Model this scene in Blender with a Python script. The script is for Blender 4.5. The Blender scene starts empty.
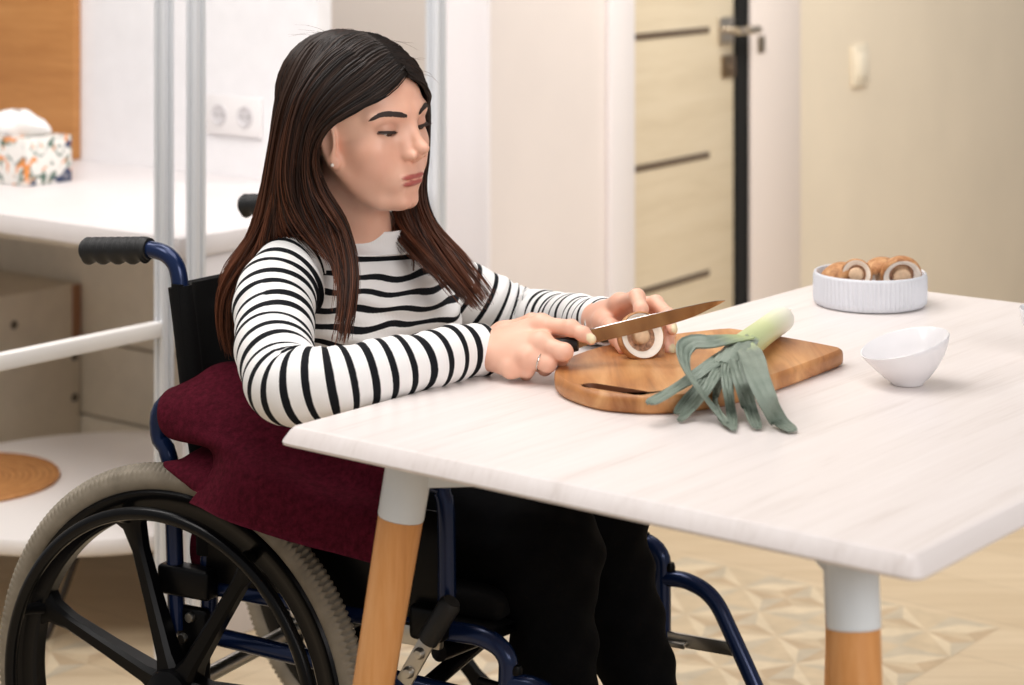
import bpy, bmesh, math, random
import numpy as np
from mathutils import Vector, Matrix

random.seed(7)
RNG = np.random.default_rng(11)
SC = bpy.context.scene
COL = SC.collection
PI = math.pi

# ------------------------------------------------------------------ camera
F_PX, CX, YH, CAM_H = 2148.0, 512.0, -95.0, 1.345      # focal length, centre column, horizon row, eye height


def P(px, py, d):
    """world point that the photograph shows at (px, py) when it lies d metres away"""
    return np.array([(px - CX) / F_PX * d, d, CAM_H - (py - YH) / F_PX * d])


def T(px, py, z):
    """world point at (px, py) lying at height z"""
    d = (CAM_H - z) * F_PX / (py - YH)
    return P(px, py, d)


def arr(*p):
    return np.array(p, float)


def nrm(v):
    v = np.asarray(v, float)
    return v / (np.linalg.norm(v) + 1e-12)


# ------------------------------------------------------------------ materials
def lin(c):
    out = []
    for v in c[:3]:
        v /= 255.0
        out.append(v / 12.92 if v <= 0.04045 else ((v + 0.055) / 1.055) ** 2.4)
    return (*out, 1.0)


class Mat:
    """small wrapper round a node tree"""

    def __init__(self, name, col=(200, 200, 200), rough=0.5, metal=0.0, spec=0.5):
        self.m = bpy.data.materials.new(name)
        self.m.use_nodes = True
        self.nt = self.m.node_tree
        self.b = self.nt.nodes['Principled BSDF']
        self.b.inputs['Base Color'].default_value = lin(col)
        self.b.inputs['Roughness'].default_value = rough
        self.b.inputs['Metallic'].default_value = metal
        self.b.inputs['Specular IOR Level'].default_value = spec

    def n(self, kind, **kw):
        x = self.nt.nodes.new(kind)
        for k, v in kw.items():
            if k.startswith('i_'):
                x.inputs[k[2:].replace('_', ' ')].default_value = v
            else:
                setattr(x, k, v)
        return x

    def link(self, a, b):
        self.nt.links.new(a, b)

    def coord(self, scale=(1, 1, 1), rot=(0, 0, 0), kind='Object', attr=None):
        if attr:
            t = self.n('ShaderNodeAttribute', attribute_name=attr)
            src = t.outputs['Vector']
        else:
            t = self.n('ShaderNodeTexCoord')
            src = t.outputs[kind]
        m = self.n('ShaderNodeMapping')
        m.inputs['Scale'].default_value = scale
        m.inputs['Rotation'].default_value = rot
        self.link(src, m.inputs['Vector'])
        return m.outputs['Vector']

    def noise(self, vec, scale=5, detail=4, rough=0.55, dist=0.0):
        x = self.n('ShaderNodeTexNoise')
        x.inputs['Scale'].default_value = scale
        x.inputs['Detail'].default_value = detail
        x.inputs['Roughness'].default_value = rough
        x.inputs['Distortion'].default_value = dist
        self.link(vec, x.inputs['Vector'])
        return x.outputs['Fac']

    def ramp(self, fac, stops, interp='LINEAR'):
        r = self.n('ShaderNodeValToRGB')
        cr = r.color_ramp
        cr.interpolation = interp
        while len(cr.elements) < len(stops):
            cr.elements.new(0.5)
        for e, (p, c) in zip(cr.elements, stops):
            e.position = p
            e.color = lin(c)
        self.link(fac, r.inputs['Fac'])
        return r.outputs['Color']

    def mix(self, fac, a, b, mode='MIX'):
        x = self.n('ShaderNodeMix', data_type='RGBA', blend_type=mode)
        for sock, val in ((x.inputs['Factor'], fac), (x.inputs['A'], a), (x.inputs['B'], b)):
            if isinstance(val, (int, float)):
                sock.default_value = val
            elif isinstance(val, tuple):
                sock.default_value = lin(val)
            else:
                self.link(val, sock)
        return x.outputs['Result']

    def math(self, op, a, b=None):
        x = self.n('ShaderNodeMath', operation=op)
        for i, val in enumerate((a, b)):
            if val is None:
                continue
            if isinstance(val, (int, float)):
                x.inputs[i].default_value = val
            else:
                self.link(val, x.inputs[i])
        return x.outputs[0]

    def attr(self, name):
        return self.n('ShaderNodeAttribute', attribute_name=name).outputs['Fac']

    def color(self, sock):
        self.link(sock, self.b.inputs['Base Color'])
        return self

    def bump(self, h, strength=0.2, dist=0.002):
        x = self.n('ShaderNodeBump')
        x.inputs['Strength'].default_value = strength
        x.inputs['Distance'].default_value = dist
        self.link(h, x.inputs['Height'])
        self.link(x.outputs['Normal'], self.b.inputs['Normal'])
        return self


def flat(name, col, rough=0.5, metal=0.0, spec=0.5, vary=0.0, scale=20, bump=0.0, bscale=200):
    m = Mat(name, col, rough, metal, spec)
    v = m.coord()
    if vary:
        lo = tuple(max(0, c * (1 - vary)) for c in col)
        hi = tuple(min(255, c * (1 + vary)) for c in col)
        m.color(m.ramp(m.noise(v, scale), [(0.3, lo), (0.7, hi)]))
    if bump:
        m.bump(m.noise(v, bscale, 3), bump, 0.002)
    return m.m


def wood(name, dark, mid, light, axis_scale=(1, 1, 1), rot=(0, 0, 0), scale=6, rough=0.45, stops=(0.3, 0.5, 0.72), bump=0.05):
    m = Mat(name, mid, rough)
    v = m.coord(axis_scale, rot)
    a = m.noise(v, scale, 6, 0.6, 0.6)
    b = m.noise(v, scale * 7, 3, 0.5, 0.2)
    f = m.math('ADD', m.math('MULTIPLY', a, 0.72), m.math('MULTIPLY', b, 0.28))
    m.color(m.ramp(f, [(stops[0], dark), (stops[1], mid), (stops[2], light)]))
    m.bump(b, bump, 0.001)
    return m.m


# ------------------------------------------------------------------ mesh builder
def smooth_path(pts, n, closed=False):
    """Catmull-Rom through pts -> n points (also works for rows with extra columns such as radii)"""
    pts = np.asarray(pts, float)
    k = len(pts)
    if closed:
        ext = np.vstack([pts[-1], pts, pts[0], pts[1]])
        segs = k
    else:
        ext = np.vstack([2 * pts[0] - pts[1], pts, 2 * pts[-1] - pts[-2]])
        segs = k - 1
    L = np.concatenate([[0], np.cumsum([np.linalg.norm((ext[i + 2] - ext[i + 1])[:3]) + 1e-9 for i in range(segs)])])
    ts = np.linspace(0, L[-1], n, endpoint=not closed)
    out = []
    for t in ts:
        i = min(segs - 1, max(0, int(np.searchsorted(L, t, side='right') - 1)))
        s = (t - L[i]) / (L[i + 1] - L[i])
        p0, p1, p2, p3 = ext[i], ext[i + 1], ext[i + 2], ext[i + 3]
        out.append(0.5 * (2 * p1 + (p2 - p0) * s + (2 * p0 - 5 * p1 + 4 * p2 - p3) * s * s + (3 * p1 - p0 - 3 * p2 + p3) * s ** 3))
    return np.array(out)


def fillet(pts, r, n=6):
    """polyline with rounded corners of radius about r"""
    pts = [np.asarray(p, float) for p in pts]
    out = [pts[0]]
    for i in range(1, len(pts) - 1):
        a, b, c = pts[i - 1], pts[i], pts[i + 1]
        la, lc = np.linalg.norm(a - b), np.linalg.norm(c - b)
        rr = min(r, la * 0.48, lc * 0.48)
        p, q = b + (a - b) / la * rr, b + (c - b) / lc * rr
        for k in range(n + 1):
            t = k / n
            out.append((1 - t) ** 2 * p + 2 * t * (1 - t) * b + t * t * q)
    out.append(pts[-1])
    return np.array(out)


def frames(path, closed=False, up=(0, 0, 1)):
    path = np.asarray(path, float)
    n = len(path)
    if closed:
        tan = np.roll(path, -1, 0) - np.roll(path, 1, 0)
    else:
        tan = np.gradient(path, axis=0)
    tan /= np.linalg.norm(tan, axis=1)[:, None] + 1e-12
    u = np.asarray(up, float)
    if abs(tan[0] @ u) > 0.95:
        u = arr(1, 0, 0) if abs(tan[0][0]) < 0.9 else arr(0, 1, 0)
    a = nrm(u - tan[0] * (tan[0] @ u))
    A = []
    for i in range(n):
        a = nrm(a - tan[i] * (tan[i] @ a))
        A.append(a)
    A = np.array(A)
    return tan, A, np.cross(tan, A)


class MB:
    def __init__(self):
        self.v, self.f, self.mi, self.n = [], [], [], 0
        self.at = {}

    def add(self, v, f, mi=0, **attrs):
        v = np.asarray(v, float).reshape(-1, 3)
        self.v.append(v)
        self.f += [tuple(int(i) + self.n for i in q) for q in f]
        self.mi += [mi] * len(f)
        for k in set(self.at) | set(attrs):
            self.at.setdefault(k, [np.zeros(self.n)] if self.n else [])
            self.at[k].append(np.asarray(attrs[k], float) if k in attrs else np.zeros(len(v)))
        self.n += len(v)
        return self

    def grid(self, g, closed_u=False, closed_v=False, mi=0, flip=False, **attrs):
        g = np.asarray(g, float)
        a, b = g.shape[:2]
        fs = []
        for i in range(a if closed_u else a - 1):
            for j in range(b if closed_v else b - 1):
                q = (i * b + j, ((i + 1) % a) * b + j, ((i + 1) % a) * b + (j + 1) % b, i * b + (j + 1) % b)
                fs.append(q[::-1] if flip else q)
        return self.add(g.reshape(-1, 3), fs, mi, **{k: np.asarray(x).reshape(-1) for k, x in attrs.items()})

    def tube(self, path, r, seg=14, closed=False, caps=True, mi=0, sx=1.0, sy=1.0, up=(0, 0, 1), **attrs):
        path = np.asarray(path, float)
        n = len(path)
        r = np.broadcast_to(np.asarray(r, float), (n,))
        tan, A, B = frames(path, closed, up)
        th = np.linspace(0, 2 * PI, seg, endpoint=False)
        g = path[:, None] + r[:, None, None] * (sx * np.cos(th)[None, :, None] * A[:, None] + sy * np.sin(th)[None, :, None] * B[:, None])
        self.grid(g, closed_u=closed, closed_v=True, mi=mi, flip=True, **attrs)
        if caps and not closed:
            base = self.n - n * seg
            self.f.append(tuple(base + j for j in range(seg)))
            self.f.append(tuple(base + (n - 1) * seg + j for j in range(seg))[::-1])
            self.mi += [mi, mi]
        return self

    def lathe(self, prof, seg=48, origin=(0, 0, 0), axis=(0, 0, 1), ref=None, mi=0, full=True):
        """prof: list of (radius, height along axis)"""
        ax = nrm(axis)
        ref = nrm(np.cross(ax, arr(0, 0, 1) if abs(ax[2]) < 0.9 else arr(1, 0, 0))) if ref is None else nrm(ref)
        oth = np.cross(ax, ref)
        th = np.linspace(0, 2 * PI, seg, endpoint=False)
        prof = np.asarray(prof, float)
        g = np.asarray(origin, float) + prof[:, 0][:, None, None] * (np.cos(th)[None, :, None] * ref + np.sin(th)[None, :, None] * oth) + prof[:, 1][:, None, None] * ax
        return self.grid(g, closed_v=True, mi=mi, flip=False)

    def box(self, c, size, rot=None, bevel=0.0, seg=2, mi=0):
        bm = bmesh.new()
        bmesh.ops.create_cube(bm, size=1.0)
        bmesh.ops.scale(bm, vec=Vector(size), verts=bm.verts)
        if bevel > 0:
            bmesh.ops.bevel(bm, geom=list(bm.edges), offset=bevel, segments=seg, affect='EDGES', profile=0.5)
        bm.verts.ensure_lookup_table()
        v = np.array([x.co[:] for x in bm.verts])
        f = [[x.index for x in q.verts] for q in bm.faces]
        bm.free()
        if rot is not None:
            v = v @ np.asarray(rot).T
        return self.add(v + np.asarray(c, float), f, mi)

    def sphere(self, c, r, seg=24, rings=14, rot=None, mi=0):
        th = np.linspace(0, 2 * PI, seg, endpoint=False)
        ph = np.linspace(1e-3, PI - 1e-3, rings)
        g = np.stack([np.sin(ph)[:, None] * np.cos(th), np.sin(ph)[:, None] * np.sin(th), np.repeat(np.cos(ph)[:, None], seg, 1)], -1)
        g = g * np.asarray(r if np.ndim(r) else (r, r, r), float)
        if rot is not None:
            g = g @ np.asarray(rot).T
        return self.grid(g + np.asarray(c, float), closed_v=True, mi=mi)

    def verts(self):
        return np.vstack(self.v)


WORLD = {}


def mat_of(o):
    return WORLD.get(o.name, Matrix.Identity(4)) if o is not None else Matrix.Identity(4)


def props(o, label=None, cat=None, group=None, kind=None):
    for k, x in (('label', label), ('category', cat), ('group', group), ('kind', kind)):
        if x:
            o[k] = x
    return o


def thing(name, label, cat, loc=(0, 0, 0), rotz=0.0, group=None):
    o = bpy.data.objects.new(name, None)
    COL.objects.link(o)
    o.empty_display_size = 0.05
    o.location = tuple(float(x) for x in loc)
    o.rotation_euler = (0, 0, rotz)
    WORLD[o.name] = Matrix.Translation(Vector(o.location)) @ Matrix.Rotation(rotz, 4, 'Z')
    return props(o, label, cat, group)


def build(name, mb, mats, parent=None, smooth=True, angle=40, local=False, origin=None, label=None):
    """link a builder's mesh as one object; vertices are given in world space unless local"""
    v = mb.verts()
    if parent is not None:
        M = mat_of(parent)
    else:
        o0 = origin if origin is not None else (float(v[:, 0].mean()), float(v[:, 1].mean()), float(v[:, 2].min()))
        M = Matrix.Translation(Vector([float(x) for x in o0]))
    if not (local and parent is not None):
        Mi = np.array(M.inverted())
        v = v @ Mi[:3, :3].T + Mi[:3, 3]
    me = bpy.data.meshes.new(name)
    me.from_pydata(v.tolist(), [], mb.f)
    for m in (mats if isinstance(mats, (list, tuple)) else [mats]):
        me.materials.append(m)
    me.polygons.foreach_set('material_index', np.array(mb.mi, dtype=np.int32))
    for k, parts in mb.at.items():
        a = me.attributes.new(k, 'FLOAT', 'POINT')
        a.data.foreach_set('value', np.concatenate(parts).astype(np.float32))
    me.update()
    me.validate()
    if smooth:
        me.polygons.foreach_set('use_smooth', np.ones(len(me.polygons), dtype=bool))
        if angle:
            me.set_sharp_from_angle(angle=math.radians(angle))
    o = bpy.data.objects.new(name, me)
    COL.objects.link(o)
    if parent is not None:
        o.parent = parent
    else:
        o.location = M.translation
    WORLD[o.name] = M
    if label:
        o['label'] = label
    return o


def rot_cols(x, y, z):
    return np.array([x, y, z], float).T
# ------------------------------------------------------------------ room axes (the table, desk and floor pattern share them)
PSI = math.radians(38.3)
U = arr(math.cos(PSI), -math.sin(PSI), 0)      # towards the camera and to the right
V = arr(math.sin(PSI), math.cos(PSI), 0)       # away and to the right
Z = arr(0, 0, 1)
RUV = rot_cols(U, V, Z)


def uv(u, v, z=0.0):
    return U * u + V * v + Z * z


# ------------------------------------------------------------------ floor
fm = Mat('floor planks', (205, 186, 158), 0.42)
vec = fm.coord((1, 1, 1), (0, 0, PSI))
br = fm.n('ShaderNodeTexBrick', offset=0.37)
br.inputs['Color1'].default_value = lin((204, 184, 155))
br.inputs['Color2'].default_value = lin((194, 173, 143))
br.inputs['Mortar'].default_value = lin((168, 148, 122))
br.inputs['Scale'].default_value = 1.0
br.inputs['Mortar Size'].default_value = 0.002
br.inputs['Brick Width'].default_value = 1.2
br.inputs['Row Height'].default_value = 0.2
fm.link(vec, br.inputs['Vector'])
vg = fm.coord((1.2, 14, 1), (0, 0, PSI))
g = fm.noise(vg, 2.2, 5, 0.6, 0.5)
fm.color(fm.mix(0.42, br.outputs['Color'], fm.ramp(g, [(0.3, (176, 154, 122)), (0.7, (212, 194, 166))])))
b = MB().box((0.3, 4.0, -0.03), (8.5, 11.0, 0.06))
props(build('floor', b, fm.m, smooth=False), kind='structure')

TONES = [flat('tile cream', (206, 189, 161), 0.4, vary=0.04), flat('tile sand', (192, 173, 144), 0.4, vary=0.05),
         flat('tile tan', (180, 158, 129), 0.4, vary=0.05), flat('tile grey', (184, 171, 149), 0.4, vary=0.05)]
b = MB()
TA = 0.2


def star_tile(u0, v0):
    c = arr(u0 + TA / 2, v0 + TA / 2)
    K = [arr(u0, v0), arr(u0 + TA, v0), arr(u0 + TA, v0 + TA), arr(u0, v0 + TA)]
    for i in range(4):
        k, k2 = K[i], K[(i + 1) % 4]
        m = (k + k2) / 2
        dk = nrm(k - c)
        pr = arr(-dk[1], dk[0])
        dk2 = nrm(k2 - c)
        pr2 = arr(-dk2[1], dk2[0])
        p1, p2 = (c + k) / 2 + pr * TA * 0.115, (c + k) / 2 - pr * TA * 0.115
        q2 = (c + k2) / 2 - pr2 * TA * 0.115
        for pts, t in (([c, k, p1], 0), ([c, p2, k], 1 if i % 2 else 0), ([c, p1, m], 2 if i % 2 else 3), ([c, m, q2], 1), ([p1, k, m], 3), ([m, k2, q2], 2 if i % 2 else 1)):
            b.add([uv(p[0], p[1], 0.0004) for p in pts], [(0, 1, 2)], t)


for iu in range(8):
    for iv in range(12):
        u0, v0 = -1.765 - (iu + 1) * TA, 3.70 - (iv + 1) * TA
        if iu < 4:
            star_tile(u0, v0)
for iu in range(6):
    for iv in range(6):
        star_tile(-2.95 - (iu + 1) * TA, 2.62 - (iv + 1) * TA)
props(build('floor_inlay', b, TONES, smooth=False), kind='structure')

# ------------------------------------------------------------------ walls
WH = 2.7
white_wall = flat('white wall paint', (233, 231, 232), 0.5, vary=0.01, bump=0.03)
beige_wall = flat('warm beige wall paint', (233, 220, 199), 0.7, vary=0.015, scale=3, bump=0.05)
rose_wall = flat('rose beige wall paint', (236, 226, 221), 0.7, vary=0.012, scale=3, bump=0.05)
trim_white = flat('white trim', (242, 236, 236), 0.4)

VW = 3.32                                        # distance of the niche's back wall along V


def uv_box(mb, u0, u1, v0, v1, z0, z1, bevel=0.0, mi=0):
    return mb.box(uv((u0 + u1) / 2, (v0 + v1) / 2, (z0 + z1) / 2), (abs(u1 - u0), abs(v1 - v0), z1 - z0), RUV, bevel, mi=mi)


uA_end = float(P(320, 0, 4.564) @ U)
b = uv_box(MB(), -6.2, uA_end, VW, VW + 0.045, 0, WH, 0.002)
props(build('wall_left', b, white_wall, smooth=False), kind='structure')
b = uv_box(MB(), -7.5, -3.43, 5.6, 5.72, 0, WH)
props(build('wall_back', b, flat('pale greige wall paint', (226, 219, 214), 0.7, bump=0.05), smooth=False), kind='structure')

# door wall
PH = math.radians(34.0)
DV = arr(math.sin(PH), math.cos(PH), 0)          # along the wall, away to the right
DN = arr(math.cos(PH), -math.sin(PH), 0)         # its normal, into the room
RD = rot_cols(DV, DN, Z) if np.linalg.det(rot_cols(DV, DN, Z)) > 0 else rot_cols(DV, -DN, Z)
W0 = arr(0.571, 5.5, 0)


def wall_t(px):
    """position along the door wall that the photograph shows in column px"""
    k = (px - CX) / F_PX
    return (k * W0[1] - W0[0]) / (DV[0] - k * DV[1])


def d_box(mb, t0, t1, n0, n1, z0, z1, bevel=0.0, mi=0):
    c = W0 + DV * (t0 + t1) / 2 + DN * (n0 + n1) / 2 + Z * (z0 + z1) / 2
    return mb.box(c, (abs(t1 - t0), abs(n1 - n0), z1 - z0), RD, bevel, mi=mi)


tL, tc0, tc1, tg0, tg1, tc2 = wall_t(490), wall_t(605), wall_t(629), wall_t(738), wall_t(748), wall_t(797)
DOOR_H = 2.05
b = d_box(MB(), tL, tc1 - 0.03, 0, -0.12, 0, WH)
d_box(b, tc1 - 0.03, tg1 + 0.03, 0, -0.12, DOOR_H, WH)
props(build('wall_right', b, rose_wall, smooth=False), kind='structure')
b = d_box(MB(), tg1 + 0.03, tg1 + 3.6, 0, -0.12, 0, WH)
props(build('wall_far', b, beige_wall, smooth=False), kind='structure')
# white end of the rose wall
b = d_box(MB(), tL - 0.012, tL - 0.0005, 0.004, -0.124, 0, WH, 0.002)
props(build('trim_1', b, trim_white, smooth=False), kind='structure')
# door casing: left post, head and right post
b = d_box(MB(), tc0, tc1, 0.018, 0.0005, 0, DOOR_H + 0.07, 0.004)
props(build('trim_2', b, trim_white), kind='structure')
b = d_box(MB(), tg1, tc2, 0.012, 0.0005, 0, DOOR_H + 0.07, 0.004)
props(build('trim_3', b, flat('casing white', (233, 222, 216), 0.45)), kind='structure')
b = d_box(MB(), tc1, tg1, 0.018, 0.0005, DOOR_H, DOOR_H + 0.07, 0.004)
props(build('trim_4', b, trim_white), kind='structure')
# black strip painted for the shadow in the gap at the door's opening side
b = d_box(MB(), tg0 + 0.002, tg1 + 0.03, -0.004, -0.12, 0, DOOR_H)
props(build('gap_shadow', b, flat('dark door gap', (10, 10, 10), 0.95), smooth=False), kind='structure')

door_mat = wood('pale oak veneer', (212, 196, 168), (222, 207, 180), (228, 214, 189), (1.0, 1.0, 14), (0, 0, 0), 1.4, 0.5)
groove = flat('dark inlay strip', (104, 88, 72), 0.35)
db = MB()
d_box(db, tc1 + 0.002, tg0, -0.012, -0.052, 0.006, DOOR_H - 0.006, 0.003)
door = build('door_1', db, door_mat, origin=tuple(W0 + DV * tc1))
props(door, kind='structure')
for py in (34, 163, 285, 400):
    # strips read off the photograph at column 672
    t = wall_t(672)
    d = (W0 + DV * t)[1]
    z = CAM_H - (py - YH) / F_PX * d
    sb = d_box(MB(), tc1 + 0.01, wall_t(713), -0.009, -0.014, z - 0.008, z + 0.008, 0.001)
    build('inlay_strip', sb, groove, door)
chrome = flat('brushed nickel', (206, 196, 182), 0.28, 1.0)
th = wall_t(733)
zh = CAM_H - (30 - YH) / F_PX * (W0 + DV * th)[1]
hb = d_box(MB(), wall_t(722), wall_t(736), -0.004, -0.0118, zh - 0.035, zh + 0.035, 0.003)
lv = [W0 + DV * wall_t(732) + DN * x + Z * zh for x in (-0.006, 0.04)] + [W0 + DV * wall_t(722) + DN * 0.045 + Z * zh]
lv2 = fillet(lv, 0.015, 6)
hb.tube(lv2, 0.009, 12)
hb.tube([W0 + DV * wall_t(732) + DN * 0.04 + Z * zh, W0 + DV * wall_t(744) + DN * 0.042 + Z * zh], 0.011, 12)
build('door_handle', hb, chrome, door)
zl = CAM_H - (66 - YH) / F_PX * (W0 + DV * th)[1]
lb = d_box(MB(), wall_t(725), wall_t(737), -0.003, -0.0118, zl - 0.028, zl + 0.028, 0.003)
lb.lathe([(0.0, 0.004), (0.006, 0.004), (0.008, 0.0)], 16, W0 + DV * wall_t(731) - DN * 0.003 + Z * zl, DN)
build('lock_plate', lb, flat('lock steel', (150, 128, 104), 0.35, 1.0), door)
# strike plate in the casing
zs = CAM_H - (44 - YH) / F_PX * (W0 + DV * wall_t(757))[1]
kb = d_box(MB(), wall_t(753), wall_t(760), 0.0155, 0.0122, zs - 0.022, zs + 0.022, 0.001)
strike = build('strike_plate', kb, flat('strike steel', (170, 155, 135), 0.4, 1.0))
props(strike, 'small metal strike plate on the white door casing beside the dark gap', 'strike plate')

# light switch
ts = wall_t(858)
zsw = CAM_H - (65 - YH) / F_PX * (W0 + DV * ts)[1]
sw = thing('light_switch', 'ivory rocker light switch on the beige wall right of the door', 'switch', W0 + DV * ts + DN * 0.0005 + Z * zsw)
ivory = flat('ivory plastic', (232, 221, 200), 0.4)
build('switch_plate', d_box(MB(), ts - 0.05, ts + 0.05, 0.013, 0.0005, zsw - 0.058, zsw + 0.058, 0.004), ivory, sw)
build('rocker', d_box(MB(), ts - 0.032, ts + 0.032, 0.019, 0.012, zsw - 0.036, zsw + 0.036, 0.003), flat('ivory rocker', (238, 228, 208), 0.35), sw)

# ------------------------------------------------------------------ desk niche at the left
desk_white = flat('white laminate', (226, 220, 219), 0.35, vary=0.008)
desk_grey = flat('greige panel', (232, 223, 206), 0.55, vary=0.02)
DU1 = -2.835                                      # desk's right end
DU1 = float(P(190, 237, 3.85) @ U)
DVF = 2.64
desk = thing('desk', 'white built-in desk along the back wall behind the wheelchair', 'desk', uv(DU1 - 1.2, (DVF + VW) / 2))
build('desktop', uv_box(MB(), DU1 - 2.6, DU1, DVF, VW - 0.001, 0.712, 0.75, 0.003), desk_white, desk)
build('modesty_panel', uv_box(MB(), DU1 - 2.6, uA_end - 0.03, VW - 0.024, VW - 0.002, 0.34, 0.7118, 0.002), desk_grey, desk)
build('modesty_panel', uv_box(MB(), DU1 - 2.6, uA_end - 0.03, VW - 0.024, VW - 0.002, 0.166, 0.334, 0.002), desk_grey, desk)
build('modesty_panel', uv_box(MB(), DU1 - 2.6, uA_end - 0.03, VW - 0.024, VW - 0.002, 0.0005, 0.16, 0.002), desk_grey, desk)
build('apron', uv_box(MB(), DU1 - 2.6, DU1 - 0.03, DVF + 0.06, DVF + 0.078, 0.69, 0.7118, 0.002), flat('apron laminate', (214, 205, 192), 0.5), desk)
build('end_panel', uv_box(MB(), DU1 - 0.028, DU1 - 0.006, DVF + 0.03, VW - 0.03, 0.0005, 0.7118, 0.002), desk_white, desk)
build('support_panel', uv_box(MB(), DU1 - 2.6, DU1 - 2.57, DVF + 0.05, VW - 0.03, 0.0005, 0.7118, 0.002), desk_white, desk)

# low round table in front of the desk
LT = 0.205
ltc = T(100, 480, LT)
low = thing('low_table', 'low round white table on dark hairpin legs, with a wicker mat on it', 'low table', ltc * arr(1, 1, 0))
RT_ = 0.405
prof = [(0.0, -0.034), (RT_ - 0.012, -0.034), (RT_ - 0.003, -0.031), (RT_, -0.024), (RT_, -0.008), (RT_ - 0.003, -0.002), (RT_ - 0.012, 0.0), (0.0, 0.0)]
build('round_top', MB().lathe(prof, 128, ltc), flat('white lacquer', (240, 234, 230), 0.35), low, angle=50)
iron = flat('dark iron rod', (46, 38, 32), 0.5)
for k in range(3):
    a = math.radians(-97 + 120 * k)
    o_ = arr(math.cos(a), math.sin(a), 0)
    s_ = arr(-o_[1], o_[0], 0)
    c_ = ltc * arr(1, 1, 0)
    pts = [c_ + o_ * 0.27 + s_ * 0.055 + Z * (LT - 0.0345), c_ + o_ * 0.325 + s_ * 0.008 + Z * 0.012, c_ + o_ * 0.327 + Z * 0.0065, c_ + o_ * 0.325 - s_ * 0.008 + Z * 0.012, c_ + o_ * 0.27 - s_ * 0.055 + Z * (LT - 0.0345)]
    build('leg', MB().tube(smooth_path(pts, 50), 0.006, 10), iron, low)

# storage cabinet whose side shows under the desk at the far left
cuR = float(P(80, 0, 4.985) @ U)
cab = thing('storage_cabinet', 'low greige cabinet standing under the desk behind the low round table', 'cabinet', uv(cuR - 0.25, VW - 0.2, 0.0))
build('body', uv_box(MB(), cuR - 0.5, cuR, VW - 0.42, VW - 0.028, 0.0005, 0.468, 0.003), flat('cabinet greige', (220, 210, 192), 0.55, vary=0.02), cab)
eb = uv_box(MB(), cuR - 0.001, cuR + 0.004, VW - 0.052, VW - 0.03, 0.33, 0.466, 0.001)
build('edge_strip', eb, flat('brown edging', (158, 112, 82), 0.5), cab, label='brown edge strip')
sc_mat = flat('screw cap', (92, 84, 74), 0.4)
for zz, vv in ((0.30, VW - 0.045), (0.205, VW - 0.045), (0.40, VW - 0.22)):
    build('screw_cap', MB().lathe([(0.0, 0.004), (0.008, 0.0035), (0.010, 0.0)], 16, uv(cuR, vv, zz), U), sc_mat, cab)

# wooden board on the back wall above the desk
uB = float(P(79, 0, 5.02) @ U)
oak = wood('honey oak veneer', (170, 112, 58), (188, 130, 72), (200, 144, 86), (1.3, 1.3, 16), (0, 0, PSI), 1.6, 0.45, (0.3, 0.52, 0.75))
wb = thing('wall_board', 'honey oak board standing on the desk against the white wall', 'board', uv(uB - 0.5, VW - 0.01, 0.7505))
build('panel', uv_box(MB(), uB - 1.3, uB, VW - 0.022, VW - 0.002, 0.7505, 2.1, 0.002), oak, wb)

# double power socket on the white wall
so = thing('power_socket', 'white double power socket on the white wall above the desk', 'socket', uv(0, VW, 0))
soc = []
for px, py in ((223, 114), (249, 117)):
    k = (px - CX) / F_PX
    d = VW / (k * V[0] + V[1])
    soc.append((P(px, py, d), d))
c0 = (soc[0][0] + soc[1][0]) / 2
u_c, z_c = float(c0 @ U), float(c0[2])
so.location = tuple(uv(u_c, VW - 0.0005, z_c))
WORLD[so.name] = Matrix.Translation(so.location)
sock_white = flat('socket plastic', (231, 227, 226), 0.35)
build('face_plate', uv_box(MB(), u_c - 0.085, u_c + 0.085, VW - 0.011, VW - 0.0005, z_c - 0.043, z_c + 0.043, 0.003), sock_white, so)
sock_grey = flat('socket recess', (204, 200, 201), 0.5)
for s in soc:
    uu = float(s[0] @ U)
    rb = MB().lathe([(0.0, 0.001), (0.017, 0.001), (0.019, 0.004), (0.022, 0.0045), (0.0235, 0.0)], 28, uv(uu, VW - 0.0109, z_c), -V)
    ob = build('outlet', rb, sock_grey, so)
    hb = MB()
    for du in (-0.0095, 0.0095):
        hb.lathe([(0.0, 0.0014), (0.0026, 0.0014), (0.003, 0.0)], 12, uv(uu + du, VW - 0.0118, z_c), -V)
    build('pin_hole', hb, flat('pin hole', (120, 116, 116), 0.6), ob)

# aluminium posts of the open partition frame
alu = Mat('anodised aluminium', (224, 226, 229), 0.36, 0.35).m
alu_white = flat('white powder coat', (238, 234, 230), 0.4)


def profile_post(mb, c, w, z0, z1, groove=0.2):
    """square extrusion with a slot down each face"""
    h, s, dpt = w / 2, w * groove / 2, w * 0.14
    r = w * 0.09
    side = [(-h + r, -h), (-s, -h), (-s, -h + dpt), (s, -h + dpt), (s, -h), (h - r, -h)]
    prof = []
    for k in range(4):
        ca, sa = [(1, 0), (0, 1), (-1, 0), (0, -1)][k]
        prof += [(x * ca - y * sa, x * sa + y * ca) for x, y in side]
    g = np.array([[c + U * x + V * y + Z * z for x, y in prof] for z in (z0, z1)])
    mb.grid(g, closed_v=True)
    n = len(prof)
    base = mb.n - 2 * n
    mb.f += [tuple(base + j for j in range(n))[::-1], tuple(base + n + j for j in range(n))]
    mb.mi += [0, 0]
    return mb


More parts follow.
